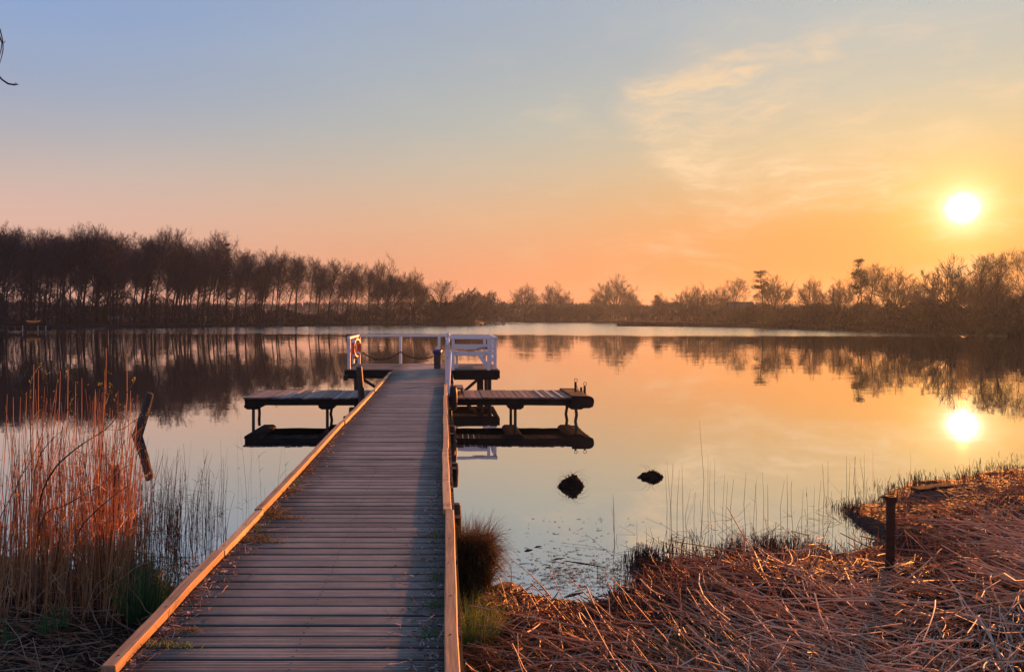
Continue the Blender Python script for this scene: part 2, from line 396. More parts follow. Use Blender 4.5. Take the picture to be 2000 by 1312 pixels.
def ground_mat():
    m, t, o = new_mat('wet_earth')
    p = t.node('ShaderNodeNewGeometry').outputs['Position']
    n = t.noise(p, 3.0, 7, 0.65); n2 = t.noise(p, 26, 5, 0.65)
    col = t.ramp(t.math('ADD', t.math('MULTIPLY', n, 0.5), t.math('MULTIPLY', n2, 0.5)), [(0.3, (0.018, 0.012, 0.009)), (0.52, (0.05, 0.03, 0.02)), (0.75, (0.12, 0.075, 0.05))])
    b = pbsdf(t, col, 0.8, bump(t, n2, 0.9, 0.03), spec=0.2); t.l.new(b.outputs[0], o.inputs[0]); return m
def far_ground_mat():
    m, t, o = new_mat('winter_meadow')
    p = t.node('ShaderNodeNewGeometry').outputs['Position']
    n = t.noise(p, 0.05, 6, 0.6); n2 = t.noise(p, 0.8, 4, 0.6)
    col = t.ramp(n2, [(0.3, (0.035, 0.026, 0.018)), (0.7, (0.10, 0.075, 0.05))])
    px, py, pz = t.sep(p)
    gm = t.math('MULTIPLY', t.smooth(py, 372, 392), t.smooth(px, 60, 40))
    gm = t.math('MULTIPLY', gm, t.smooth(px, 5, 15))
    col = t.mix(gm, col, (0.07, 0.13, 0.03))
    b = pbsdf(t, col, 0.9, spec=0.1); t.l.new(b.outputs[0], o.inputs[0]); return m
def water_mat():
    m, t, o = new_mat('lake_water')
    p = t.node('ShaderNodeNewGeometry').outputs['Position']
    px, py, pz = t.sep(p)
    # gentle swell near, and a wind-ruffled belt along the far shore
    wob = t.math('MULTIPLY', t.math('SUBTRACT', t.noise(t.scale(p, (0.02, 0.05, 1)), 1, 4, 0.6), 0.5), 26.0)
    dist = t.math('ADD', t.math('ADD', py, t.math('MULTIPLY', px, 0.20)), wob)
    belt = t.smooth(dist, 104, 126)
    patch = t.smooth(t.noise(t.scale(p, (0.05, 0.16, 1)), 1, 3, 0.6), 0.42, 0.62)
    a1 = t.noise(t.scale(p, (0.35, 1.5, 1)), 1.0, 3, 0.55, out='Color')
    a2 = t.noise(t.scale(p, (2.2, 7.0, 1)), 1.0, 2, 0.5, out='Color')
    def chan(c):
        s = t.node('ShaderNodeSeparateColor'); t.l.new(c, s.inputs[0]); return s.outputs
    c1 = chan(a1); c2 = chan(a2)
    amp = t.math('MULTIPLY_ADD', patch, 0.006, 0.004)
    amp = t.math('MULTIPLY', t.math('MULTIPLY', amp, t.smooth(py, 4, 24, 0.35, 1.0)), t.smooth(py, 20, 70, 1.0, 3.0))
    sx = t.math('MULTIPLY', t.math('ADD', t.math('SUBTRACT', c1[0], 0.5), t.math('SUBTRACT', c2[0], 0.5)), t.math('MULTIPLY', amp, 0.5))
    sy = t.math('MULTIPLY', t.math('ADD', t.math('SUBTRACT', c1[1], 0.5), t.math('SUBTRACT', c2[1], 0.5)), amp)
    ruf = t.math('MULTIPLY', t.math('ABSOLUTE', t.math('SUBTRACT', c2[1], 0.5)), t.math('MULTIPLY', belt, -0.75))
    sy = t.math('ADD', sy, ruf)
    nv = t.node('ShaderNodeVectorMath', operation='NORMALIZE'); t.l.new(t.comb(sx, sy, 1.0), nv.inputs[0])
    gl = t.node('ShaderNodeBsdfGlossy'); gl.inputs['Color'].default_value = (0.97, 0.97, 0.97, 1)
    t.set(gl.inputs['Roughness'], t.math('MULTIPLY_ADD', belt, 0.10, 0.008)); t.l.new(nv.outputs[0], gl.inputs['Normal'])
    df = t.node('ShaderNodeBsdfDiffuse'); df.inputs[0].default_value = (0.014, 0.016, 0.016, 1)
    fr = t.node('ShaderNodeFresnel'); fr.inputs['IOR'].default_value = 1.9
    fac = t.math('MULTIPLY_ADD', fr.outputs[0], 0.42, 0.60, clamp=True)
    mx = t.node('ShaderNodeMixShader'); t.l.new(fac, mx.inputs[0]); t.l.new(df.outputs[0], mx.inputs[1]); t.l.new(gl.outputs[0], mx.inputs[2])
    t.l.new(mx.outputs[0], o.inputs[0]); return m
M_GROUND = ground_mat(); M_FAR = far_ground_mat(); M_WATER = water_mat()

# ------------------------------------------------------------------ near bank terrain
SHX = np.array([-60, -14, -8, -4.5, -3.9, -3.0, -2.46, -1.5, 0.09, 0.64, 0.94, 1.2, 1.64, 2.05, 3.0, 3.97, 4.6, 5.0, 5.1, 5.7, 6.8, 8.1, 9.5, 14, 60])
SHY = np.array([20, 11, 9.0, 8.3, 8.15, 7.85, 7.55, 7.25, 7.30, 7.45, 7.15, 6.98, 7.45, 8.20, 8.35, 8.45, 8.6, 9.3, 10.5, 11.0, 11.9, 12.55, 13.4, 16.5, 40])
def vnoise(x, y, s):
    """cheap smooth value noise"""
    xi = np.floor(x * s).astype(int); yi = np.floor(y * s).astype(int); fx = x * s - xi; fy = y * s - yi
    fx = fx * fx * (3 - 2 * fx); fy = fy * fy * (3 - 2 * fy)
    h = lambda a, b: (np.sin(a * 127.1 + b * 311.7) * 43758.5453) % 1.0
    return (h(xi, yi) * (1 - fx) + h(xi + 1, yi) * fx) * (1 - fy) + (h(xi, yi + 1) * (1 - fx) + h(xi + 1, yi + 1) * fx) * fy
def height(x, y):
    x = np.asarray(x, float); y = np.asarray(y, float)
    d = (np.interp(x, SHX, SHY) - y) * 0.85 + (vnoise(x, y, 1.7) - 0.5) * 0.5 + (vnoise(x, y, 5) - 0.5) * 0.25
    right = np.clip((x - 0.3) / 2.5, 0, 1)
    land = 0.03 + (0.06 + 0.15 * right) * (1 - np.exp(-np.maximum(d, 0) / 1.1)) + 0.02 * np.maximum(d, 0)
    land += (vnoise(x, y, 1.1) - 0.5) * 0.12 * right * np.clip(d, 0, 1) + (vnoise(x, y, 3.3) - 0.5) * 0.06 * np.clip(d, 0, 1)
    return np.where(d > 0, land, np.maximum(d * 0.25, -0.8) + 0.03 * np.exp(d * 4))

def axis(lo, flo, fhi, hi, st):
    f = np.arange(flo, fhi, st)
    a = flo - np.cumsum(st * 1.25 ** np.arange(1, 60)); a = a[a > lo][::-1]
    b = fhi + np.cumsum(st * 1.25 ** np.arange(1, 60)); b = b[b < hi]
    return np.concatenate([[lo], a, f, b, [hi]])
def grid_obj(name, xs, ys, zf, mat):
    X, Y = np.meshgrid(xs, ys, indexing='ij'); Z = zf(X, Y)
    V = np.stack([X, Y, Z], -1).reshape(-1, 3); nx, ny = len(xs), len(ys)
    i = np.arange(nx * ny).reshape(nx, ny)
    q = np.stack([i[:-1, :-1], i[1:, :-1], i[1:, 1:], i[:-1, 1:]], -1).reshape(-1, 4)
    return raw_mesh(name, V, np.full(len(q), 4), q.ravel(), mat, smooth=True)
g = grid_obj('ground', axis(-900, -7, 13, 900, 0.075), axis(-60, 1.5, 15, 1000, 0.075), height, M_GROUND); tag(g, kind='structure')
wv_ = MB().add([(-900, -20, 0), (900, -20, 0), (900, 990, 0), (-900, 990, 0)], [(0, 1, 2, 3)]).build('water', M_WATER); tag(wv_, kind='structure')

# ------------------------------------------------------------------ far shore (distance of the waterline along each line of sight)
FSX = np.array([-2600, -1200, -300, 0, 150, 300, 500, 700, 900, 930, 960, 1000, 1120, 1210, 1300, 1400, 1500, 1650, 1750, 1880, 2000, 2300, 3200, 5000])
FSD = np.array([120, 130, 140, 148, 160, 176, 200, 220, 224, 226, 350, 362, 352, 320, 262, 212, 178, 146, 128, 110, 100, 88, 70, 60])
def shore_d(X): return np.interp(X, FSX, FSD)
cols = np.concatenate([np.arange(-2600, 0, 80), np.arange(0, 2000, 6), np.arange(2000, 5000, 80)])
rows = np.array([-3, 0.0, 1.2, 3, 6, 12, 25, 50, 100, 200, 400, 800])
hz = np.array([-1.5, -0.02, 0.30, 0.45, 0.6, 0.8, 1.0, 1.2, 1.5, 2.0, 3.0, 4.0])
V = []
for Xc in cols:
    d0 = float(shore_d(Xc)) + 3 * (vnoise(np.array([Xc]), np.array([0.]), 0.05)[0] - 0.5) + 1.5 * (vnoise(np.array([Xc]), np.array([9.]), 0.2)[0] - 0.5)
    for rr, zz in zip(rows, hz):
        d = d0 + rr; V.append(((Xc - CX) / F_PX * d, d, zz + (0.25 * (vnoise(np.array([Xc]), np.array([rr]), 0.07)[0] - 0.5) if rr > 1 else 0)))
nr = len(rows); i = np.arange(len(cols) * nr).reshape(len(cols), nr)
q = np.stack([i[:-1, :-1], i[1:, :-1], i[1:, 1:], i[:-1, 1:]], -1).reshape(-1, 4)
fs = raw_mesh('far_shore', np.array(V), np.full(len(q), 4), q.ravel(), M_FAR, smooth=True); tag(fs, kind='structure')

# low reed spit reaching into the lake from the right shore
sp = []
for k in range(3):
    for Xp in np.linspace(1203, 1520, 60):
        f = (Xp - 1203) / 317; d = 213 - 33 * f
        sp.append(((Xp - CX) / F_PX * (d + k * 2.2), d + k * 2.2, (-0.1, 0.42 + 0.25 * vnoise(np.array([Xp]), np.array([1.]), 0.1)[0], -0.1)[k] * min(1, 0.3 + f * 6)))
i = np.arange(180).reshape(3, 60); q = np.stack([i[:-1, :-1], i[:-1, 1:], i[1:, 1:], i[1:, :-1]], -1).reshape(-1, 4)
o = raw_mesh('reed_spit', np.array(sp), np.full(len(q), 4), q.ravel(), M_FAR); tag(o, kind='structure')

# ------------------------------------------------------------------ trees
class Tree:
    def __init__(s, seed): s.r = random.Random(seed); s.tr = []; s.cr = []
    def limb(s, p, d, L, r0, r1, nseg, wander, up, dest, lean=0.0):
        """polyline; returns list of (point, dir, radius, frac)"""
        pts = [(p, d, r0, 0.0)]
        for k in range(nseg):
            d = (d + Vector((s.r.gauss(0, wander), s.r.gauss(0, wander), s.r.gauss(0, wander) + up)) + Vector((lean, 0, 0))).normalized()
            q = p + d * (L / nseg); f = (k + 1) / nseg; ra = r0 + (r1 - r0) * (k / nseg); rb = r0 + (r1 - r0) * f
            dest.append((p, q, ra, rb)); p = q; pts.append((p, d, rb, f))
        return pts
    def side(s, d, ang):
        a = d.orthogonal().normalized(); a.rotate(Matrix.Rotation(s.r.uniform(0, 6.283), 3, d))
        return (d * math.cos(ang) + a * math.sin(ang)).normalized()
    def pick(s, pts, f):
        k = min(int(f * (len(pts) - 1)), len(pts) - 2); u = f * (len(pts) - 1) - k
        return pts[k][0].lerp(pts[k + 1][0], u), pts[k][1], pts[k][2] * (1 - u) + pts[k + 1][2] * u
    def sub(s, pts, n, L, level, up, lean, tw):
        """side shoots: narrow forks that follow their parent outwards, finer at each level"""
        for j in range(n):
            f = (j + s.r.random()) / n; f = 0.18 + 0.82 * f
            p, d, r = s.pick(pts, f)
            l = L * s.r.uniform(0.65, 1.15) * (1.2 - 0.55 * f)
            dd = s.side(d, s.r.uniform(*((0.5, 0.95), (0.5, 0.95), (0.4, 0.8), (0.3, 0.75))[level]))
            dd = (dd + Vector((0, 0, 0.12))).normalized()
            if level == 3:
                s.limb(p, dd, l, tw, tw * 0.4, 2, 0.10, up, s.cr, lean)
            else:
                c = s.limb(p, dd, l, max(r * 0.55, tw * 1.15), tw * 0.8, 3, 0.10, up, s.cr, lean)
                s.sub(c, (5, 5, 4)[level], l * (0.60, 0.62, 0.85)[level], level + 1, up, lean, tw)
    def forest(s, H, nl=20, width=0.22, lo=0.25, lean=0.015, tw=0.0125):
        tr = s.limb(Vector((0, 0, -0.3)), Vector((s.r.gauss(0, 0.03), s.r.gauss(0, 0.03), 1)).normalized(), H * 0.88, H * 0.0125, H * 0.003, 10, 0.035, 0.03, s.tr, lean * 0.25)
        s.sub(tr[6:], 14, H * 0.15, 1, 0.05, lean, tw)
        for k in range(nl):
            f = lo + (0.97 - lo) * ((k + s.r.random()) / nl) ** 0.8
            p, d, r = s.pick(tr, f)
            u = (f - lo) / (1 - lo)
            prof = math.sin((0.22 + 0.72 * u) * math.pi) ** 0.7
            L = H * width * (0.25 + 1.05 * prof) * s.r.uniform(0.75, 1.2)
            dd = s.side(Vector((0, 0, 1)), s.r.uniform(0.55, 0.95) * (1.1 - 0.45 * u))
            c = s.limb(p, dd, L, max(r * 0.45, 0.03), tw * 1.2, 5, 0.07, 0.07, s.tr, lean)
            s.sub(c, 6, L * 0.48, 1, 0.05, lean, tw)
        for k in range(8):
            p, d, r = s.pick(tr, s.r.uniform(0.08, lo + 0.1)); s.limb(p, s.side(Vector((0, 0, 1)), s.r.uniform(0.7, 1.5)), H * s.r.uniform(0.03, 0.10), 0.03, 0.012, 3, 0.2, 0.05, s.cr)
        return s
    def round(s, H, limbs=14, lean=0.0, tw=0.019, wide=1.0):
        tr = s.limb(Vector((0, 0, -0.3)), Vector((s.r.gauss(0, 0.04), 0, 1)).normalized(), H * 0.30, H * 0.020, H * 0.014, 4, 0.05, 0.02, s.tr)
        for k in range(limbs):
            p, d, r = s.pick(tr, s.r.uniform(0.45, 1.0) if k else 1.0)
            t = (k + 0.5) / limbs; ang = 0.08 + 1.10 * t ** 0.7 * wide
            a = k * 2.39996 + s.r.uniform(-0.3, 0.3)
            dd = Vector((math.sin(ang) * math.cos(a), math.sin(ang) * math.sin(a), math.cos(ang)))
            L = H * s.r.uniform(0.45, 0.51) * (1.10 - 0.22 * t)
            c = s.limb(p, dd, L, r * 0.5, tw * 1.2, 6, 0.06, 0.02, s.tr, lean)
            s.sub(c[1:], 11, L * 0.46, 1, 0.03, lean, tw)
        return s
    def bush(s, H, wd, n=22, tw=0.03):
        for k in range(n):
            a = s.r.uniform(0, 6.283); ang = s.r.uniform(0.05, 1.0)
            p = Vector((math.cos(a) * wd * s.r.random() * 0.8, math.sin(a) * wd * s.r.random() * 0.8, -0.2))
            dd = Vector((math.sin(ang) * math.cos(a), math.sin(ang) * math.sin(a), math.cos(ang)))
            L = H * s.r.uniform(0.65, 1.0) / (0.6 + 0.4 * math.cos(ang)) * 0.85
            c = s.limb(p, dd, L, 0.06, tw, 4, 0.13, 0.0, s.cr)
            s.sub(c, 6, L * 0.4, 1, 0.03, 0, tw)
        return s

def seg_mesh(name, segs, mat, sides):
    P = np.array([[a[:], b[:]] for a, b, _, _ in segs]); Rr = np.array([[ra, rb] for _, _, ra, rb in segs])
    V, n, l, t = strands(P, Rr, sides)
    o = raw_mesh(name, V, n, l, mat, None, {'tone': t}, smooth=sides > 3)
    me = o.data; bpy.data.objects.remove(o); return me

def needles(me_name, pts, size, n, mat, seed):
    """leaf-sized faces scattered about given points"""
    r = np.random.default_rng(seed); pts = np.array(pts); k = r.integers(0, len(pts), n)
    c = pts[k] + r.normal(0, size * 0.9, (n, 3)) * np.array([1, 1, 0.45])
    d1 = r.normal(0, 1, (n, 3)); d1 /= np.linalg.norm(d1, axis=1, keepdims=True); d1[:, 2] *= 0.5
    d2 = r.normal(0, 1, (n, 3)); d2 /= np.linalg.norm(d2, axis=1, keepdims=True); d2[:, 2] *= 0.5
    V = np.stack([c - d1 * size * 0.5, c + d1 * size * 0.5, c + d2 * size * 0.5], 1).reshape(-1, 3)
    o = raw_mesh(me_name, V, np.full(n, 3), np.arange(3 * n), mat, None, {'tone': np.repeat(r.random(n), 3)})
    me = o.data; bpy.data.objects.remove(o); return me

PROTO = {}
def proto(key):
    if key in PROTO: return PROTO[key]
    kind, i = key
    if kind == 'forest':
        t = Tree(100 + i).forest(20, nl=(28, 30, 25, 32, 27, 30)[i % 6], width=(0.25, 0.28, 0.22, 0.28, 0.24, 0.31)[i % 6], lo=(0.38, 0.32, 0.46, 0.30, 0.42, 0.28)[i % 6], lean=(0.02, 0.012, 0.022, 0.012, 0.01, 0.015)[i % 6]); H = 20
    elif kind == 'round':
        t = Tree(200 + i).round(14, limbs=(18, 20, 16, 21)[i % 4], wide=(1.0, 1.1, 0.85, 1.15)[i % 4]); H = 14
    elif kind == 'bush':
        t = Tree(300 + i).bush(6, 1.6, n=(24, 20, 28)[i % 3]); H = 6
    elif kind in ('spruce', 'pine'):
        t = Tree(400 + i); r = t.r; H = 16; pts = []
        tr = t.limb(Vector((0, 0, -0.3)), Vector((0, 0, 1)), 15.6, 0.24, 0.04, 8, 0.02, 0.02, t.tr)
        for k in range(60 if kind == 'spruce' else 34):
            f = r.uniform(0.25 if kind == 'spruce' else 0.50, 0.99); p, d, rr = t.pick(tr, f)
            L = (3.0 * (1 - f) + 0.35) if kind == 'spruce' else (2.6 * (1.15 - f) + r.uniform(0.2, 1.0))
            if kind == 'pine' and r.random() < 0.35: continue
            dd = t.side(Vector((0, 0, 1)), r.uniform(1.3, 1.8) if kind == 'spruce' else r.uniform(0.9, 1.5))
            c = t.limb(p, dd, L, 0.05, 0.02, 4, 0.08, 0.03, t.tr)
            for q in c[1:] if kind == 'spruce' else c[3:]: pts += [list(q[0])] * (1 if kind == 'spruce' else 2)
        PROTO[key] = (seg_mesh('trunk', t.tr, M_BARK, 5), needles('crown', pts, 0.42 if kind == 'spruce' else 0.60, 2600 if kind == 'spruce' else 1900, M_NEEDLE, i), H)
        return PROTO[key]
    zs = [b.z for _, b, _, _ in t.cr]; H = float(np.percentile(zs, 99.3))
    PROTO[key] = (seg_mesh('trunk', t.tr, M_BARK, 5) if t.tr else None, seg_mesh('crown', t.cr, M_TWIG2 if kind == 'bush' else M_TWIG, 3), H)
    return PROTO[key]

def plant_tree(name, key, X, D, topY, wide=1.0, rot=None, label=None, cat='tree', group=None, z0=0.6):
    tm, cm, H = proto(key)
    h = CAMZ + (HY - topY) * D / F_PX - z0
    s = h / H
    e = empty(name, ((X - CX) * D / F_PX, D, z0), label, cat, group)
    e.rotation_euler = (0, 0, rng.uniform(-0.7, 0.7) if rot is None else rot); e.scale = (s * wide, s * wide, s)
    for me, nm in ((tm, 'trunk'), (cm, 'crown')):
        if me is None: continue
        o = bpy.data.objects.new(nm, me); COL.objects.link(o); o.parent = e
    return e

def bush_at(X, D, topY, wide, i, label, group=None, z0=0.3):
    tm, cm, H = proto(('bush', i)); s = (CAMZ + (HY - topY) * D / F_PX - z0) / H
    o = bpy.data.objects.new('shrub', cm); COL.objects.link(o); o.location = ((X - CX) * D / F_PX, D, z0)
    o.scale = (s * wide, s * wide, s); o.rotation_euler = (0, 0, rng.uniform(0, 6.28)); tag(o, label, 'shrub', group); return o

GL = 'leafless trees along the left wood'
left_front = [
 # X, topY, kind, i, wide, label
 (12, 438, 'forest', 0, 1.0, 'tall bare tree at the left border of the picture, above the far jetty'),
 (62, 446, 'forest', 3, 0.95, 'tall bare tree directly behind the orange boat on the far jetty'),
 (112, 449, 'forest', 2, 0.95, 'narrow bare tree just to the right of the orange boat and jetty'),
 (150, 440, 'forest', 1, 0.9, 'bare tree with fine upswept twigs making the highest point of the left wood'),
 (178, 438, 'forest', 4, 0.75, 'thin bare tree close beside the highest treetop of the left wood'),
 (215, 452, 'forest', 5, 0.95, 'wide bare crown above the pale bench on the left shore'),
 (262, 460, 'forest', 0, 0.95, 'bare tree in the dip between the two highest parts of the left wood'),
 (300, 447, 'forest', 1, 0.85, 'left half of the twin domed bare crown standing out of the wood'),
 (325, 444, 'forest', 5, 0.8, 'right half of the twin domed bare crown standing out of the wood'),
 (368, 468, 'forest', 3, 0.85, 'shorter bare tree in the notch right of the twin domed crown'),
 (405, 452, 'forest', 1, 0.95, 'broad domed bare tree with pale sky gaps, next to the dark spruce'),
 (478, 490, 'forest', 2, 0.9, 'thin bare tree where the left wood steps down right of the spruce'),
 (508, 489, 'forest', 4, 0.95, 'bare tree with dark trunk, second right of the step down in the left wood'),
 (540, 485, 'forest', 0, 1.0, 'heavy dark bare trunk with forked crown above the empty left side dock'),
 (578, 497, 'forest', 2, 0.85, 'slender leaning bare tree above the left side dock'),
 (602, 500, 'forest', 4, 0.8, 'slender bare tree above the left side dock, pale gap on its left'),
 (640, 506, 'forest', 1, 1.0, 'bare tree with twisted lower limbs, left of the platform'),
 (684, 512, 'forest', 5, 1.0, 'rounded bare tree rising behind the left end of the white railing'),
 (722, 520, 'forest', 3, 0.8, 'small bare tree tucked against the big domed tree behind the railing'),
 (755, 507, 'round', 0, 0.72, 'big domed bare tree rising behind the white railing'),
 (806, 530, 'round', 1, 0.70, 'second domed bare tree, right of the biggest one behind the railing'),
 (857, 547, 'forest', 5, 1.3, 'last bare tree at the tip of the left wood, above the newel post'),
]
for X, ty, k, i_, wd, lab in left_front:
    plant_tree('bare_tree', (k, i_), X, float(shore_d(X)) + rng.uniform(5, 10), ty, wd, label=lab, group=GL)
for X, ty, lab in ((222, 457, 'small dark spruce among bare trunks of the left wood'), (296, 466, 'dark pointed spruce in front of the twin domed crown'), (443, 462, 'dark narrow spruce standing at the step down of the left wood')):
    plant_tree('spruce_tree', ('spruce', 0), X, float(shore_d(X)) + 9, ty + 6, 0.8, label=lab, group='conifers in the left wood')
# trees deep in the wood, nothing to tell them apart
ridge = np.array([(-260, 440), (0, 440), (60, 446), (150, 442), (200, 450), (260, 462), (310, 450), (350, 472), (405, 460), (440, 475), (480, 497), (540, 493), (600, 508), (680, 518), (750, 520), (810, 545), (860, 565)])
n_back = 0
for k in range(150):
    X = rng.uniform(-240, 470) if k < 112 else rng.uniform(450, 850)
    if 290 < X < 480 and rng.random() < 0.45: continue
    D = float(shore_d(X)) + rng.uniform(9, 55)
    ty = np.interp(X, ridge[:, 0], ridge[:, 1]) + rng.uniform(2, 40)
    plant_tree('bare_tree', ('forest', int(rng.integers(0, 6))), X, D, ty, rng.uniform(0.8, 1.15), label='slim leafless tree among many deep inside the dark left wood', group='trees deep inside the left wood')

GR = 'leafless trees along the right shore'
right_trees = [
 (1025, 558, 'round', 1, 0.95, 8, 'round bare tree beside the strip of green meadow'),
 (1083, 555, 'round', 0, 1.0, 12, 'second round bare tree right of the green meadow, behind the wide bush'),
 (1200, 539, 'round', 3, 1.05, 20, 'largest round bare tree in the middle of the far shore'),
 (1168, 572, 'round', 2, 0.9, 22, 'low bare tree at the left foot of the largest round tree'),
 (1232, 572, 'round', 1, 0.8, 24, 'low pale bare tree just right of the largest round tree'),
 (1290, 572, 'round', 2, 0.8, 30, 'small faint bare tree between the largest round tree and the twin crowns'),
 (1338, 563, 'round', 3, 0.8, 18, 'left of the twin bare crowns over the reed spit'),
 (1366, 556, 'round', 0, 0.75, 16, 'right of the twin bare crowns over the reed spit'),
 (1405, 560, 'round', 1, 0.9, 22, 'bare tree just left of the brown cottage'),
 (1430, 543, 'forest', 5, 1.3, 22, 'bare tree with a brush-like top above the brown cottage'),
 (1516, 538, 'round', 2, 0.9, 14, 'dark bare tree leaning on the ragged pine'),
 (1583, 545, 'round', 1, 0.7, 20, 'lonely small bare tree with open branches right of the ragged pine'),
 (1640, 546, 'round', 2, 0.75, 16, 'bare tree at the left foot of the tall pine-topped tree'),
 (1692, 515, 'forest', 5, 1.3, 12, 'tall spreading bare tree tangled with the pine top'),
 (1668, 530, 'forest', 1, 1.1, 16, 'bare tree in front of the tall pine top, on its left'),
 (1745, 530, 'round', 1, 0.95, 14, 'open fan-shaped bare tree right of the tall pine top'),
 (1790, 560, 'round', 3, 0.75, 18, 'low bare tree in the dip left of the sun'),
 (1850, 505, 'round', 3, 0.95, 14, 'wide bare crown straight below the setting sun'),
 (1915, 496, 'forest', 3, 1.1, 12, 'tall bare tree just right of the sun'),
 (1945, 492, 'forest', 1, 1.0, 14, 'second tall bare tree right of the sun'),
 (1990, 481, 'forest', 5, 1.1, 12, 'tallest bare tree at the right border of the picture'),
]
for X, ty, k, i_, wd, dd, lab in right_trees:
    plant_tree('bare_tree', (k, i_), X, float(shore_d(X)) + dd, ty, wd, label=lab, group=GR)
for X, ty, wd, dd, lab in ((1490, 524, 1.0, 10, 'ragged dark pine with flat broken crown'), (1684, 502, 0.75, 11, 'dark pine whose tuft tops the tallest tree of the right shore'), (1284, 573, 0.9, 24, 'small dark pine with flat top near the reed spit')):
    plant_tree('pine_tree', ('pine', int(X) % 3), X, float(shore_d(X)) + dd, ty, wd, label=lab, group='pines on the right shore')
for k in range(58):
    X = rng.uniform(1120, 2260); D = float(shore_d(X)) + rng.uniform(16, 60)
    base = np.interp(X, [1120, 1300, 1420, 1560, 1680, 1780, 1900, 2300], [584, 586, 568, 578, 556, 570, 520, 500])
    plant_tree('bare_tree', (('round', 'forest')[k % 2], int(rng.integers(0, 4))), X, D, base + rng.uniform(16, 40), rng.uniform(0.85, 1.2), label='low leafless tree half hidden in the brush along the right shore', group='trees half hidden along the right shore')

for X, D, ty, wd, i_, lab in (
 (872, 234, 574, 1.4, 0, 'large rounded shrub at the very tip of the left wood'),
 (900, 240, 592, 1.6, 1, 'reddish shrub trailing low beyond the tip of the left wood'),
 (925, 300, 567, 1.3, 2, 'tall rounded shrub in the inlet behind the tip of the wood'),
 (952, 320, 574, 1.2, 0, 'shrub sloping down to the inlet, left of the green meadow'),
 (975, 350, 600, 1.6, 1, 'low dark shrub at the left edge of the green meadow'),
 (1068, 358, 594, 1.6, 2, 'left half of the wide dark bush under the round trees'),
 (1098, 356, 590, 1.7, 0, 'right half of the wide dark bush under the round trees'),
 (1150, 350, 598, 1.6, 1, 'low brown bush between the wide dark bush and the largest round tree')):
    bush_at(X, D, ty, wd, i_, lab, 'shrubs along the far shore')

# dense brush along the shores, nobody could count it
def brush(name, x0, x1, n, topf, depth, mat, size=1.0):
    X = rng.uniform(x0, x1, n); D = shore_d(X) + rng.uniform(1.5, depth, n) ** 1.0
    hmax = topf(X, D); f = rng.random(n) ** 1.25; z = 0.3 + hmax * f
    base = np.stack([(X - CX) / F_PX * D, D, z], 1)
    L = rng.uniform(0.6, 1.8, n) * size
    d = np.stack([rng.normal(0, 0.5, n), rng.normal(0, 0.5, n), np.abs(rng.normal(0.8, 0.5, n))], 1); d /= np.linalg.norm(d, axis=1, keepdims=True)
    P = np.stack([base - d * L[:, None] * 0.5, base + rng.normal(0, 0.1, (n, 3)), base + d * L[:, None] * 0.5], 1)
    Rr = np.stack([np.full(n, 0.05), np.full(n, 0.045), np.full(n, 0.012)], 1) * size * rng.uniform(0.6, 1.5, (n, 1))
    # base tone drifts along the shore so thickets of different kinds show
    tone = np.clip(vnoise(X, D * 0.3, 0.03) * 0.7 + rng.random(n) * 0.4 - 0.05, 0, 1)
    o = strand_obj(name, P, Rr, mat, 3, tone); tag(o, kind='stuff'); return o
def top_left(X, D):
    px = np.interp(X, [-250, 100, 300, 420, 520, 620, 700, 850, 930], [560, 560, 585, 592, 600, 606, 605, 600, 618])
    return np.maximum(CAMZ + (HY - px) * D / F_PX, 0.5) * (0.6 + 0.6 * vnoise(X, D * 0, 0.06))
def top_right(X, D):
    px = np.interp(X, [990, 1060, 1150, 1230, 1350, 1480, 1600, 1720, 1850, 2000, 2300], [618, 604, 600, 596, 598, 599, 601, 598, 592, 586, 582])
    return np.maximum(CAMZ + (HY - px) * D / F_PX, 0.5) * (0.65 + 0.5 * vnoise(X, D * 0, 0.05))
brush('undergrowth', -250, 925, 30000, top_left, 40, M_UNDER)
brush('undergrowth', 985, 2300, 44000, top_right, 38, M_UNDER)
# rim of dead sedge at the waterline
def rim(n, x0, x1, hgt, off=(-0.6, 2.5)):
    X = rng.uniform(x0, x1, n); D = shore_d(X) + rng.uniform(*off, n); h = hgt * rng.uniform(0.4, 1.2, n)
    b = np.stack([(X - CX) / F_PX * D, D, np.full(n, 0.0)], 1); t = b + np.stack([rng.normal(0, .2, n), rng.normal(0, .2, n), h], 1)
    o = strand_obj('shore_sedge', np.stack([b, (b + t) / 2, t], 1), np.tile([0.05, 0.05, 0.015], (n, 1)), M_UNDER, 3, rng.random(n)); tag(o, kind='stuff')
rim(9000, -200, 930, 0.75); rim(9000, 985, 2250, 0.8)
n = 3500; Xp = rng.uniform(1205, 1520, n); f = (Xp - 1203) / 317; D = 213 - 33 * f + rng.uniform(0.2, 4.0, n)
b = np.stack([(Xp - CX) / F_PX * D, D, np.full(n, 0.1)], 1); t_ = b + np.stack([rng.normal(0, .12, n), rng.normal(0, .12, n), rng.uniform(0.3, 0.9, n)], 1)
o = strand_obj('spit_sedge', np.stack([b, (b + t_) / 2, t_], 1), np.tile([0.05, 0.045, 0.012], (n, 1)), M_UNDER, 3, rng.random(n) * 0.5); tag(o, kind='stuff')

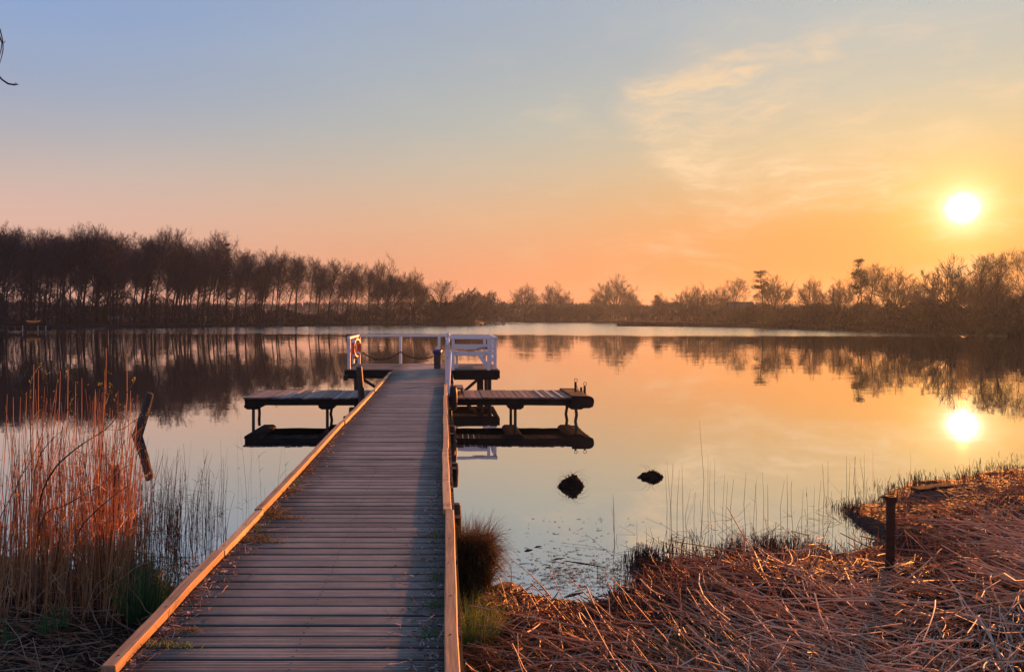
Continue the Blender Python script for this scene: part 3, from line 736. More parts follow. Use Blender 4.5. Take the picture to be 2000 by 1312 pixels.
# distant wooded rise beyond the lake: twig masses fading in the air
n = 26000; Xp = rng.uniform(-200, 1700, n); D = rng.uniform(520, 760, n)
toppx = 592 + 10 * vnoise(Xp, Xp * 0, 0.012) - 6 * vnoise(Xp, Xp * 0, 0.05)
hh = CAMZ + (HY - toppx) * D / F_PX; z = 2 + (hh - 2) * rng.random(n) ** 0.8
c = np.stack([(Xp - CX) / F_PX * D, D, z], 1); d = np.stack([rng.normal(0, 1.2, n), rng.normal(0, 1.2, n), np.abs(rng.normal(2.4, 0.8, n))], 1)
o = strand_obj('distant_woods', np.stack([c - d / 2, c + d / 2], 1), np.tile([0.28, 0.1], (n, 1)), M_UNDER, 3, rng.random(n) * 0.5); tag(o, kind='stuff')

# ------------------------------------------------------------------ things on the far shore
D0 = 146.0
j = empty('far_jetty', at(48, 640, D0) * 1.0, 'low dark wooden jetty on the far left shore under an orange boat', 'jetty'); j.location.z = 0
p0 = at(8, 632, D0); p1 = at(90, 632, D0); m = MB()
for k in range(30):
    xa = p0.x + (p1.x - p0.x) * k / 30; m.box(xa, xa + 0.22, D0, D0 + 2.2, p0.z - 0.12, p0.z, rng.random())
m.build('deck', M_DARK, j)
m = MB()
m.box(p0.x, p1.x, D0 + 0.05, D0 + 0.15, p0.z - 0.34, p0.z - 0.13); m.build('beam', M_DARK, j)
for k, xx in enumerate(np.linspace(p0.x + 0.4, p1.x - 0.2, 6)):
    m = MB(); m.tube([(xx, D0 + 0.3, -1), (xx, D0 + 0.3, p0.z - 0.13)], 0.09, 8); m.build('post', M_PALE if k in (2, 4, 5) else M_PILE, j)
bt = empty('rowing_boat', (at(65, 626, D0 + 1).x, D0 + 1.0, p0.z + 0.02), 'small bright orange boat lying on the far left jetty', 'boat')
L_, Wd, Hh = 2.5, 0.9, 0.46; vs = []; fsx = []; ns, nsec = 14, 9
for i_ in range(ns + 1):
    u = -1 + 2 * i_ / ns; wv = Wd / 2 * (1 - abs(u) ** 2.6) ** 0.8 + 0.02; rise = 0.12 * u * u
    for k in range(nsec):
        a = math.pi * k / (nsec - 1); vs.append((u * L_ / 2, -math.cos(a) * wv, rise + Hh - math.sin(a) ** 0.7 * Hh * (1 - 0.35 * u * u) if True else 0))
for i_ in range(ns):
    for k in range(nsec - 1):
        a = i_ * nsec + k; fsx.append((a, a + nsec, a + nsec + 1, a + 1))
mm = MB(); mm.add([Vector(v) + bt.location for v in vs], fsx); hull = mm.build('hull', M_ORANGE, bt, smooth=True)
sol = hull.modifiers.new('thick', 'SOLIDIFY'); sol.thickness = 0.04
for u in (-0.4, 0.35):
    m = MB(); m.box(bt.location.x + u - 0.1, bt.location.x + u + 0.1, bt.location.y - 0.36, bt.location.y + 0.36, bt.location.z + 0.40, bt.location.z + 0.43); m.build('seat', M_PALE, bt)

pb = at(223, 619, 178); be = empty('pale_bench', (pb.x, pb.y, 0.75), 'pale grey bench on the left shore under the trees', 'bench')
m = MB(); m.box(pb.x - 0.95, pb.x + 0.95, 178, 178.45, 1.95, 2.05); m.build('seat', M_PALE, be)
m = MB(); m.box(pb.x - 0.95, pb.x + 0.95, 178.42, 178.47, 2.08, 2.62); m.build('backrest', M_PALE, be)
for sx_ in (-0.85, 0.85):
    m = MB(); m.box(pb.x + sx_ - 0.05, pb.x + sx_ + 0.05, 178.05, 178.40, 0.6, 1.95); m.build('leg', M_PALE, be)

cD = 226.0; cpos = at(1452, 606, cD); co = empty('cottage', (cpos.x, cD, 0.8), 'brown cottage with a small white window half hidden by trees', 'house')
x0, x1 = cpos.x - 3.2, cpos.x + 3.2
m = MB(); m.box(x0, x1, cD, cD + 5, 0.5, 4.6); m.build('wall', plain('brown_boards', (0.05, 0.03, 0.022), 0.8, 0.3, 1), co)
m = MB(); m.add([(x0 - .4, cD - .4, 4.6), (x1 + .4, cD - .4, 4.6), (x1 + .4, cD + 5.4, 4.6), (x0 - .4, cD + 5.4, 4.6), (x0 - .4, cD + 2.5, 6.6), (x1 + .4, cD + 2.5, 6.6)], [(0, 1, 5, 4), (2, 3, 4, 5), (0, 4, 3), (1, 2, 5), (0, 3, 2, 1)]); m.build('roof', plain('dark_tiles', (0.035, 0.025, 0.022), 0.8, 0.3, 2), co)
m = MB(); wx = cpos.x
for a in (-0.75, 0, 0.75): m.box(wx + a - .05, wx + a + .05, cD - 0.08, cD - 0.02, 3.1, 4.2)
for a in (3.1, 3.65, 4.15): m.box(wx - .75, wx + .75, cD - 0.085, cD - 0.025, a, a + 0.08)
wf = m.build('window', M_PALE, co)
m = MB(); m.box(wx - .72, wx + .72, cD - 0.018, cD - 0.006, 3.1, 4.2); m.build('pane', plain('dull_glass', (0.05, 0.06, 0.07), 0.15), wf)

def rock(X, Y, D, wpx, hpx, lab):
    m = MB(); s = wpx * D / F_PX / 2; h = hpx * D / F_PX; r = random.Random(int(X)); prof = [(s * 1.05, -0.3), (s, 0), (s * 0.85, h * 0.5), (s * 0.5, h * 0.9), (0.05, h)]
    p = at(X, Y, D); m.lathe(prof, (p.x, D, 0), 9); o = m.build('rock', M_ROCK, jitter=s * 0.16); tag(o, lab, 'rock', 'rocks off the wooded point')
rock(939, 634, 232, 6, 3, 'low dark rock right off the tip of the wooded point'); rock(948, 634, 234, 7, 5, 'rounder dark rock, taller of the pair off the wooded point')
def duck(X, D, sc, lab, face):
    p = at(X, 635, D); m = MB(); Mr = Matrix.Rotation(face, 3, 'Z')
    def blob(c, rx, ry, rz, n=10, k=7):
        vs, fs = [], []
        for a in range(k + 1):
            th = math.pi * a / k
            for b_ in range(n):
                ph = 2 * math.pi * b_ / n; vs.append(Mr @ (Vector((rx * math.cos(th) , ry * math.sin(th) * math.cos(ph), rz * math.sin(th) * math.sin(ph))) + Vector(c)) * sc + Vector((p.x, D, 0)))
        for a in range(k):
            for b_ in range(n):
                fs.append((a * n + b_, a * n + (b_ + 1) % n, (a + 1) * n + (b_ + 1) % n, (a + 1) * n + b_))
        m.add(vs, fs)
    blob((0, 0, 0.07), 0.27, 0.13, 0.12); blob((0.2, 0, 0.2), 0.06, 0.05, 0.14); blob((0.24, 0, 0.32), 0.08, 0.06, 0.06); blob((0.34, 0, 0.31), 0.05, 0.03, 0.015); blob((-0.3, 0, 0.12), 0.1, 0.05, 0.04)
    o = m.build('duck', M_DUCK, smooth=True); tag(o, lab, 'duck', 'ducks floating off the wooded point')
duck(969, 238, 1.6, 'larger dark duck, nearest to the wooded point', 3.3); duck(974, 240, 1.2, 'middle one of three dark ducks off the wooded point', 0.2); duck(983, 238, 1.5, 'dark duck farthest from the wooded point', 0.1)

# ------------------------------------------------------------------ the pier
DECK = 0.88; XL, XR = -1.535, 0.085
pier = empty('boardwalk_pier', (-0.72, 4, 0), 'long grey plank boardwalk running out to the railed platform', 'pier')
def board_profile(w_, grooves, depth=0.0030, th=0.03):
    """cross-section of a grooved decking board, y from 0..w"""
    pts = [(0.004, -th), (0.0, -th + 0.004), (0.0, -0.010), (0.003, -0.004), (0.008, 0.0)]
    g = (w_ - 0.018) / grooves
    for k in range(grooves):
        a = 0.0095 + k * g; pts += [(a, 0.0), (a + g * 0.08, -depth), (a + g * 0.46, -depth), (a + g * 0.54, 0.0)]
    pts += [(w_ - 0.008, 0.0), (w_ - 0.003, -0.004), (w_, -0.010), (w_, -th + 0.004), (w_ - 0.004, -th)]
    return pts
m = MB(); y = 0.6; PITCH = 0.1437; dirt = []
while y < 25.25:
    wv = 0.1235 + rng.normal(0, 0.0012); pr = board_profile(wv, 6 if y < 12 else 4); zt = DECK + rng.normal(0, 0.0009); tl = rng.normal(0, 0.0012)
    xs = np.linspace(XL + rng.normal(0, 0.006), XR + rng.normal(0, 0.004), 5); sag = rng.normal(0, 0.002); sk = rng.normal(0, 0.003)
    vs = []; n_ = len(pr); fs_ = []
    for ix, xx in enumerate(xs):
        u = (ix - 2) / 2
        for py_, pz_ in pr: vs.append((xx, y + py_ + sk * u, zt + pz_ + tl * u + sag * (1 - u * u)))
    for ix in range(4):
        for k in range(n_):
            k2 = (k + 1) % n_; fs_.append((ix * n_ + k, ix * n_ + k2, (ix + 1) * n_ + k2, (ix + 1) * n_ + k))
    fs_ += [tuple(range(n_))[::-1], tuple(4 * n_ + k for k in range(n_))]
    dirt += [1.0 if pz_ < -0.001 else 0.0 for _ in xs for py_, pz_ in pr]
    m.add(vs, fs_, float(np.clip(rng.normal(0.5, 0.2), 0, 1))); y += PITCH
dk = m.build('deck', M_DECK, pier); at_ = dk.data.attributes.new('groove', 'FLOAT', 'POINT'); at_.data.foreach_set('value', dirt)
m = MB(); y = 0.6
while y < 9.5:
    if y > 3.5:
        for xx in (-1.40, -0.72, -0.05):
            for oy in (0.028, 0.096): m.lathe([(0.0055, 0.0), (0.0055, 0.0012), (0.001, 0.0016)], (xx + rng.normal(0, 0.006), y + oy + rng.normal(0, 0.003), DECK + 0.0015), 6)
    y += PITCH
tag(m.build('deck_screws', M_NAIL, pier), kind='stuff')
m = MB()
for xx in (-1.42, -0.72, -0.03): m.box(xx - 0.04, xx + 0.04, 0.6, 25.25, 0.66, 0.848)
m.build('joists', M_DARK, pier)
for sx_, xc in ((-1, XL), (1, XR)):
    m = MB(); xa = xc - 0.012 if sx_ < 0 else xc - 0.028; m.box(xa, xa + 0.04, 0.6, 25.2, 0.62, 0.846); m.build('edge_beam', M_DARK, pier)
# kerb timbers in lengths, slightly out of line
def kerb(x0, joints, zt, hgt, wd):
    for a, b_ in zip(joints[:-1], joints[1:]):
        m = MB(); dx = rng.normal(0, 0.0045); dz = rng.normal(0, 0.003); n_ = 9; vs = []; fs_ = []
        ys = np.linspace(a + 0.004, b_ - 0.004, n_); wob = np.cumsum(rng.normal(0, 0.0025, n_))
        for yy, wo in zip(ys, wob):
            e = rng.normal(0, 0.0015, 4)
            vs += [(x0 + dx + wo + e[0], yy, zt), (x0 + dx + wo + wd + e[1], yy, zt), (x0 + dx + wo + wd + e[2], yy, zt + hgt + dz), (x0 + dx + wo + e[3], yy, zt + hgt + dz)]
        for k in range(n_ - 1):
            for q_ in range(4):
                q2 = (q_ + 1) % 4; fs_.append((k * 4 + q_, k * 4 + q2, (k + 1) * 4 + q2, (k + 1) * 4 + q_))
        fs_ += [(3, 2, 1, 0), tuple((n_ - 1) * 4 + q_ for q_ in range(4))]
        m.add(vs, fs_, rng.random()); kb = m.build('kerb', M_KERB, pier, bevel=0.005)
        m = MB(); yy = a + 0.12
        while yy < b_ and yy < 13:
            m.lathe([(0.006, 0), (0.006, 0.0015), (0.001, 0.002)], (x0 + dx + wd / 2 + rng.normal(0, 0.008), yy, zt + hgt + dz + 0.0005), 7); yy += 0.62 + rng.normal(0, 0.06)
        if m.v: m.build('screw', M_NAIL, kb)
kerb(-1.545, [3.70, 5.55, 6.72, 9.55, 12.35, 15.7, 18.2, 19.6, 21.7, 23.4], DECK + 0.004, 0.047, 0.066)
kerb(0.002, [1.5, 6.72, 9.85, 13.2, 16.4, 19.3], DECK + 0.004, 0.047, 0.070)
m = MB(); m.box(-1.56, -1.50, 3.3, 3.69, DECK - 0.02, DECK + 0.012); m.build('end_bracket', plain('dull_steel', (0.2, 0.2, 0.2), 0.4, 0.2, 20, 0.8), pier)
# piles: tops of some stand out beside the right edge
for (x_, y_, zt, r_) in ((0.175, 13.0, 0.19, 0.062), (0.150, 10.05, 0.22, 0.065), (0.18, 16.6, 0.3, 0.065), (0.17, 23.0, 0.62, 0.07), (-1.62, 13.0, 0.2, 0.065), (-1.62, 16.6, 0.2, 0.065), (-1.6, 10.05, 0.2, 0.065), (-1.2, 22.6, 0.64, 0.08), (-0.25, 22.6, 0.64, 0.08), (-1.2, 7.6, 0.64, 0.07), (-0.2, 7.6, 0.64, 0.07)):
    m = MB(); m.tube([(x_, y_, -1.2), (x_ + 0.005, y_, zt * 0.4), (x_, y_, zt - 0.012), (x_, y_, zt)], [r_ * 1.05, r_, r_, r_ * 0.82], 14); m.build('pile', M_PILE, pier)
for yy in (7.6, 10.05, 13.0, 16.6, 19.9, 22.6):
    m = MB(); m.box(-1.6, 0.16, yy - 0.06, yy + 0.06, 0.50, 0.655); m.build('cross_beam', M_DARK, pier)
for X_, Yt, D_ in ((687, 795, 17.0), ):
    p = at(X_, Yt, D_); m = MB(); m.tube([(p.x, D_, -1), (p.x, D_, p.z - 0.03), (p.x, D_, p.z)], [0.065, 0.06, 0.045], 12); m.build('pile', M_PILE, pier)

# tall timber post leaning beside the pier, in front of the left dock
m = MB(); a = at(707, 795, 19.1); b_ = at(701, 716, 19.1); d = (a - b_); a2 = b_ + d * 2.6
m.tube([a2, a + Vector((0.004, 0, 0)), b_ + d * 0.4 + Vector((0.006, 0, 0)), b_ + d * 0.02, b_], [0.08, 0.078, 0.075, 0.072, 0.064], 12); o = m.build('mooring_post', M_PILE, jitter=0.004)
tag(o, 'tall dark round timber post beside the boardwalk, before the left side dock', 'post')

# ------------------------------------------------------------------ side docks
def side_dock(x0, x1, label, mat, legs, name='side_dock'):
    r = empty(name, ((x0 + x1) / 2, 20.4, 0), label, 'dock'); zt = 0.585; m = MB(); x = x0
    while x < x1 - 0.05:
        wv = 0.142; dz = rng.normal(0, 0.004); m.box(x, x + wv - 0.012, 19.44 + rng.normal(0, 0.012), 21.45 + rng.normal(0, 0.012), zt - 0.035 + dz, zt + dz, rng.random()); x += wv
    m.build('deck', mat, r, bevel=0.004)
    for yy in (19.55, 21.3):
        m = MB(); n_ = 12; xs = np.linspace(x0 + 0.03, x1 - 0.03, n_); vs = []; fs_ = []
        for xx in xs:
            e = rng.normal(0, 0.004); vs += [(xx, yy - 0.05, zt - 0.19 + e), (xx, yy + 0.05, zt - 0.19 + e), (xx, yy + 0.05, zt - 0.040), (xx, yy - 0.05, zt - 0.040)]
        for k in range(n_ - 1):
            for q_ in range(4):
                q2 = (q_ + 1) % 4; fs_.append((k * 4 + q_, k * 4 + q2, (k + 1) * 4 + q2, (k + 1) * 4 + q_))
        fs_ += [(3, 2, 1, 0), tuple((n_ - 1) * 4 + q_ for q_ in range(4))]
        m.add(vs, fs_); m.build('beam', M_DARK, r, bevel=0.006)
    for (xc, bdx, lean1, lean2) in legs:
        # rounded cap beam crossing under the joists
        m = MB(); prof = [(-0.20, 0.0), (-0.19, -0.05), (-0.12, -0.095), (0.12, -0.095), (0.19, -0.05), (0.20, 0.0)]
        vs = [(xc + px_, yy, zt - 0.192 + pz_) for yy in (19.5, 21.35) for px_, pz_ in prof]
        m.add(vs, [tuple(range(6)), tuple(range(6, 12))[::-1]] + [(k, (k + 1) % 6, 6 + (k + 1) % 6, 6 + k) for k in range(6)]); m.build('cap_beam', M_DARK, r)
        for yy, dx, ln in ((19.62, 0.0, lean1), (21.15, bdx, lean2)):
            m = MB(); m.tube([(xc + dx - ln, yy, -1.2), (xc + dx - ln * 0.4, yy, -0.02), (xc + dx + ln * 0.7, yy, 0.16), (xc + dx, yy, zt - 0.28)], [0.036, 0.036, 0.037, 0.036], 10); m.build('leg', M_PILE, r)
    return r
dl = side_dock(-4.76, -1.62, 'lower plank dock with mossy boards branching off left of the boardwalk', M_SIDE, [(-4.55, -0.2, 0.0, -0.01), (-2.78, -0.12, 0.0, 0.03)])
dr = side_dock(0.22, 3.10, 'lower reddish plank dock branching off right with a rounded black end', M_SIDE2, [(1.72, 0.02, 0.0, 0.0), (3.17, 0.0, 0.03, 0.03)])
m = MB()  # thick bumper timber across the right dock's end
prof = [(0, -0.235), (0.40, -0.235), (0.48, -0.20), (0.50, -0.12), (0.50, -0.05), (0.47, 0.0), (0.40, 0.03), (0.0, 0.035)]
vs = [(3.06 + px_, yy, 0.585 + pz_) for yy in (19.42, 21.5) for px_, pz_ in prof]; k_ = len(prof)
m.add(vs, [tuple(range(k_)), tuple(range(k_, 2 * k_))[::-1]] + [(k, (k + 1) % k_, k_ + (k + 1) % k_, k_ + k) for k in range(k_)]); m.build('end_bumper', M_DARK, dr, bevel=0.012)
m = MB()
for k, xx in enumerate((2.34, 2.58, 2.80)): m.box(xx, xx + 0.055, 19.46, 21.42, 0.592, 0.602, 0.9)
m.build('pale_batten', plain('bleached_batten', (0.45, 0.37, 0.30), 0.6, 0.2, 6), dr)
for (X_, Yb, Yt, D_, lab) in ((1124, 767, 746, 20.6, 'tallest rusty mooring pin with a ring on the right dock end'), (1135, 767, 756, 20.9, 'short stubby mooring pin, middle one on the right dock end'), (1142, 770, 753, 20.3, 'mooring pin with a ring nearest the tip of the right dock')):
    p = at(X_, Yt, D_); e = empty('mooring_pin', (p.x, D_, 0.60), lab, 'mooring pin', 'mooring pins on the right dock end')
    m = MB(); m.tube([(p.x, D_, 0.58), (p.x, D_, p.z - 0.02), (p.x, D_, p.z)], [0.030, 0.028, 0.02], 10); m.lathe([(0.055, 0), (0.055, 0.012), (0.03, 0.02)], (p.x, D_, 0.588), 10); m.build('shaft', M_RUST, e)
    if Yt != 756:
        m = MB(); m.torus((p.x + 0.01, D_, p.z + 0.045), 0.045, 0.007, Matrix.Rotation(R(90), 3, 'X') @ Matrix.Rotation(R(25), 3, 'Y'), 20, 6); m.build('ring', M_NAIL, e)
m = MB(); pa = at(1126, 752, 20.58); pb_ = at(1141, 760, 20.32)
m.tube([pa.lerp(pb_, f) - Vector((0, 0, 0.14 * math.sin(math.pi * f))) for f in np.linspace(0, 1, 14)], 0.007, 6); o = m.build('chain', M_NAIL); tag(o, 'thin chain sagging between the mooring pins of the right dock', 'chain')
# wooden step between pier and right dock
m = MB(); m.box(0.28, 0.50, 20.3, 21.2, 0.70, 0.745); m.box(0.30, 0.34, 20.34, 21.16, 0.592, 0.699); m.box(0.44, 0.48, 20.34, 21.16, 0.592, 0.699); o = m.build('step_box', M_SIDE2, bevel=0.004); tag(o, 'small brown wooden step standing on the right dock beside the tyre', 'step')
# tyres hung on the pier side
def tyre(loc, Ro, wd, label, rope_to):
    e = empty('fender_tyre', loc, label, 'tyre', 'tyres hung as fenders'); Mr = Matrix.Rotation(R(90), 3, 'Y')
    m = MB(); prof = []
    for k in range(13):
        a = math.pi * (k / 12) * 1.5 - math.pi * 0.25; prof.append((Ro - 0.075 + 0.075 * math.cos(a - math.pi / 2 + math.pi / 2), 0))
    m.torus(loc, Ro - 0.095, 0.095, Mr, 32, 12, sq=wd / 0.19); m.build('rubber', M_RUBBER, e, smooth=True)
    m = MB()
    for k in range(40):
        a = 2 * math.pi * k / 40; c_, s_ = math.cos(a), math.sin(a)
        m.box(-wd * 0.36, wd * 0.36, -0.011, 0.011, Ro - 0.006, Ro + 0.004, 0.5, Matrix.Translation(loc) @ Matrix.Rotation(a, 4, 'X'))
    m.build('tread', M_RUBBER, e)
    m = MB(); m.tube([Vector(loc) + Vector((0, 0, Ro - 0.15)), Vector(loc) + Vector((-0.02, 0, Ro + 0.01)), rope_to], 0.010, 6); m.build('rope', M_ROPE, e)
tyre(Vector((0.225, 19.15, 0.60)), 0.285, 0.19, 'black tyre fender hung between the boardwalk and the right dock', (0.10, 19.15, 0.90))
tyre(Vector((0.20, 23.6, 0.62)), 0.27, 0.18, 'smaller black tyre hung behind the newel post under the platform rail', (0.10, 23.6, 0.90))

# ------------------------------------------------------------------ platform with white railing
PX0, PX1, PY0, PY1 = -2.97, 1.66, 25.3, 28.35
pf = empty('platform', (-0.65, 26.8, 0), 'dark timber platform with white railing at the end of the boardwalk', 'platform')
m = MB(); y = PY0
while y < PY1 - 0.05:
    for a, b_ in ((PX0, -0.7), (-0.695, PX1)):
        m.box(a, b_, y, y + 0.136, DECK - 0.035 + rng.normal(0, 0.002), DECK + rng.normal(0, 0.002), rng.random())
    y += 0.1437
m.build('deck', M_DECK, pf)
m = MB(); m.box(PX0 - 0.02, -1.60, PY0 - 0.06, PY0 - 0.003, 0.60, 0.850); m.box(0.16, PX1 + 0.02, PY0 - 0.06, PY0 - 0.003, 0.56, 0.850); m.box(PX0 - 0.02, PX1 + 0.02, PY1 + 0.003, PY1 + 0.06, 0.6, 0.850)
m.box(PX0 - 0.08, PX0 - 0.023, PY0 - 0.06, PY1 + 0.06, 0.6, 0.850); m.box(PX1 + 0.023, PX1 + 0.08, PY0 - 0.06, PY1 + 0.06, 0.6, 0.850); m.build('fascia', M_DARK, pf, bevel=0.006)
for xx in (-2.75, -1.65, 0.2, 1.2, 1.45):
    for yy in (25.75, 27.9):
        m = MB(); m.tube([(xx, yy, -1.2), (xx, yy, 0.62)], 0.062, 10); m.build('leg', M_PILE, pf)
for a, b_ in (((-2.65, 25.72, 0.62), (-1.75, 25.72, 0.05)), ((1.15, 25.72, 0.6), (0.35, 25.72, -0.1))):
    m = MB(); m.bar(a, b_, 0.05, 0.09); m.build('brace', M_PILE, pf)
m = MB(); m.tube([(PX0 - 0.03, PY0 - 0.13, 0.54), (PX0 - 0.03, PY0 - 0.13, 0.57), (PX0 - 0.03, PY0 - 0.13, 0.70), (PX0 - 0.03, PY0 - 0.13, 0.72)], [0.05, 0.075, 0.075, 0.06], 14); m.build('corner_fender', M_RUBBER, pf)
# railing
def rail(pieces, name='top_rail', w_=0.095, h_=0.075):
    for a, b_ in pieces:
        m = MB(); m.bar(a, b_, w_, h_); m.build(name, M_WHITE, pf, bevel=0.006)
ZT = 1.845
rail([((PX0 + 0.0, PY1 - 0.06, ZT), (PX1 - 0.0, PY1 - 0.06, ZT + 0.006))])
rail([((PX0 + 0.04, PY0 + 0.03, ZT), (PX0 + 0.04, PY1 - 0.112, ZT)), ((PX1 - 0.04, PY0 + 0.085, ZT), (PX1 - 0.04, PY1 - 0.112, ZT + 0.004))])
rail([((0.16, PY0 + 0.03, ZT), (PX1 + 0.01, PY0 + 0.03, ZT))])
for xx, yy in ((PX0 + 0.05, PY0 + 0.06), (PX0 + 0.06, PY1 - 0.06), (-1.48, PY1 - 0.06), (-0.15, PY1 - 0.06), (1.42, PY1 - 0.06), (PX1 - 0.06, PY0 + 0.085), (PX1 - 0.05, PY1 - 0.3), (0.30, PY0 + 0.03), (1.40, PY0 + 0.03)):
    m = MB(); m.box(xx - 0.045, xx + 0.045, yy - 0.045, yy + 0.045, DECK - (0.12 if yy < 26 and xx > 0 else 0.0), ZT - 0.038); m.build('rail_post', M_WHITE, pf, bevel=0.005)
for zc in (1.10, 1.30, 1.50, 1.68):
    m = MB(); m.box(PX1 - 0.040, PX1 - 0.012, PY0 + 0.135, PY1 - 0.11, zc - 0.075, zc + 0.075); m.build('side_slat', M_WHITE, pf, bevel=0.004)
# handrail beside the boardwalk with newel post
m = MB(); m.bar((0.105, 19.72, ZT), (0.105, PY0 + 0.0, ZT), 0.085, 0.085); m.build('handrail', M_WHITE, pf, bevel=0.008)
m = MB(); m.box(0.045, 0.165, 19.96, 20.08, 0.70, 1.80); m.build('newel_post', M_WHITE, pf, bevel=0.008)
m = MB(); m.lathe([(0.05, 1.885), (0.05, 1.94), (0.036, 1.955), (0.030, 1.985), (0.038, 2.0), (0.052, 2.03), (0.058, 2.06), (0.05, 2.095), (0.028, 2.118), (0.004, 2.125)], (0.105, 20.02, 0), 18); m.build('ball_finial', M_WHITE, pf, smooth=True)
m = MB(); m.box(0.055, 0.155, 22.6, 22.7, 0.70, 1.80); m.build('rail_post', M_WHITE, pf, bevel=0.006)
m = MB(); m.bar((0.182, 19.98, 1.62), (0.125, 18.85, 0.70), 0.035, 0.095); m.build('stay', M_WHITE, pf, bevel=0.004)
for k in range(2):
    m = MB(); Mx = Matrix.Rotation(R(90), 3, 'X'); m.lathe([(0.011, 0), (0.011, 0.006), (0.006, 0.01)], (0.105, 19.957, 1.50 - k * 0.55), 8, Mx); m.build('bolt', M_NAIL, pf)

# bench built against the rail, facing the lake
bn = empty('white_bench', (0.85, 25.7, DECK), 'white slatted bench with its back against the front rail of the platform', 'bench')
m = MB(); m.box(0.345, 1.355, 25.36, 25.39, 1.49, 1.65); m.build('backrest', M_WHITE, bn, bevel=0.004)
for k in range(4):
    m = MB(); m.box(0.33, 1.42, 25.40 + k * 0.115, 25.50 + k * 0.115, 1.325, 1.36); m.build('seat_slat', M_WHITE, bn, bevel=0.004)
m = MB(); m.box(0.345, 1.355, 25.362, 25.388, 1.295, 1.42); m.build('apron', M_WHITE, bn, bevel=0.004)
for xx in (0.42, 1.28):
    m = MB(); m.box(xx - 0.035, xx + 0.035, 25.80, 25.86, DECK, 1.322); m.build('leg', M_WHITE, bn, bevel=0.004)
m = MB(); m.add([(1.06, 25.33, 1.29), (1.20, 25.33, 1.29), (1.37, 25.33, 1.08), (1.37, 25.33, 0.86), (1.06, 25.36, 1.29), (1.20, 25.36, 1.29), (1.37, 25.36, 1.08), (1.37, 25.36, 0.86)], [(0, 1, 2, 3), (7, 6, 5, 4), (0, 4, 5, 1), (1, 5, 6, 2), (2, 6, 7, 3), (3, 7, 4, 0)]); m.build('bracket', M_WHITE, bn)
m = MB(); m.tube([Vector((1.02 + 0.30 * f, 25.32, 1.50 + 0.05 * math.sin(f * 2.2))) for f in np.linspace(0, 1, 8)], 0.010, 6); m.lathe([(0.03, -0.02), (0.03, 0.02)], (1.33, 25.315, 1.54), 10, Matrix.Rotation(R(90), 3, 'X')); o = m.build('cord', M_ROPE); tag(o, 'short black cord tied to the back of the white bench', 'cord')

# life ring on the left rail
rl = (-2.80, 26.2, 1.50); lr = empty('life_ring', rl, 'orange red life ring with white bands hanging inside the left rail', 'life ring')
Mr = Matrix.Rotation(R(90), 3, 'Y') @ Matrix.Identity(3); Mr = Matrix.Rotation(R(-16), 3, 'Z') @ Mr
m = MB(); m.torus(rl, 0.275, 0.070, Mr, 36, 12); m.build('ring', M_RING, lr, smooth=True)
for k in range(4):
    m = MB(); m.torus(rl, 0.275, 0.0725, Mr, 6, 12, arc=(0.125 + k * 0.25 - 0.03, 0.125 + k * 0.25 + 0.03)); m.build('band', M_RINGW, lr, smooth=True)
m = MB(); m.torus(rl, 0.37, 0.008, Mr, 40, 6); m.build('grab_line', M_RINGW, lr)
m = MB(); m.box(-2.89, -2.86, 26.0, 26.4, 1.0, 1.80); m.build('backing_board', M_WHITE, lr, bevel=0.004)

# rope swagged along the back rail
ps = [(-2.80, 1.29), (-1.48, 1.30), (-0.30, 1.16)]; ptsr = [Vector((-2.86, 27.5, 1.15)), Vector((-2.83, 28.0, 1.26))]
yb = PY1 - 0.12
for (xa, za), (xb, zb), sg in zip(ps[:-1], ps[1:], (0.27, 0.17)):
    for f in np.linspace(0, 1, 18)[:-1]:
        ptsr.append(Vector((xa + (xb - xa) * f, yb, za + (zb - za) * f - sg * 4 * f * (1 - f))))
ptsr.append(Vector((-0.30, yb, 1.16))); ptsr.append(Vector((-0.15, yb, 1.28)))
m = MB(); m.tube(ptsr, 0.021, 8); o = m.build('swag_rope', M_ROPE, smooth=True); tag(o, 'thick dark rope swagged between the back rail posts', 'rope')

# bin with blue liner
bx, by = -0.19, 25.65; bi = empty('litter_bin', (bx, by, DECK), 'dark square litter bin with a blue bag, at the boardwalk end', 'bin')
m = MB(); m.box(bx - 0.105, bx + 0.105, by - 0.105, by + 0.105, DECK, 1.44); m.build('body', M_BINW, bi, bevel=0.008)
m = MB(); n_ = 20; vs = []; fs_ = []
for lv, (rr, zz) in enumerate(((0.13, 1.345), (0.15, 1.40), (0.145, 1.46), (0.10, 1.475), (0.08, 1.40))):
    for k in range(n_):
        a = 2 * math.pi * k / n_; q_ = max(abs(math.cos(a)), abs(math.sin(a))); jr = rr * (1 + 0.10 * math.sin(a * 5 + lv)) / q_ * 0.92
        vs.append((bx + jr * math.cos(a), by + jr * math.sin(a), zz + 0.012 * math.sin(a * 3 + lv * 2)))
for lv in range(4):
    for k in range(n_): fs_.append((lv * n_ + k, lv * n_ + (k + 1) % n_, (lv + 1) * n_ + (k + 1) % n_, (lv + 1) * n_ + k))
m.add(vs, fs_); m.build('bag', M_BLUE, bi, smooth=True)

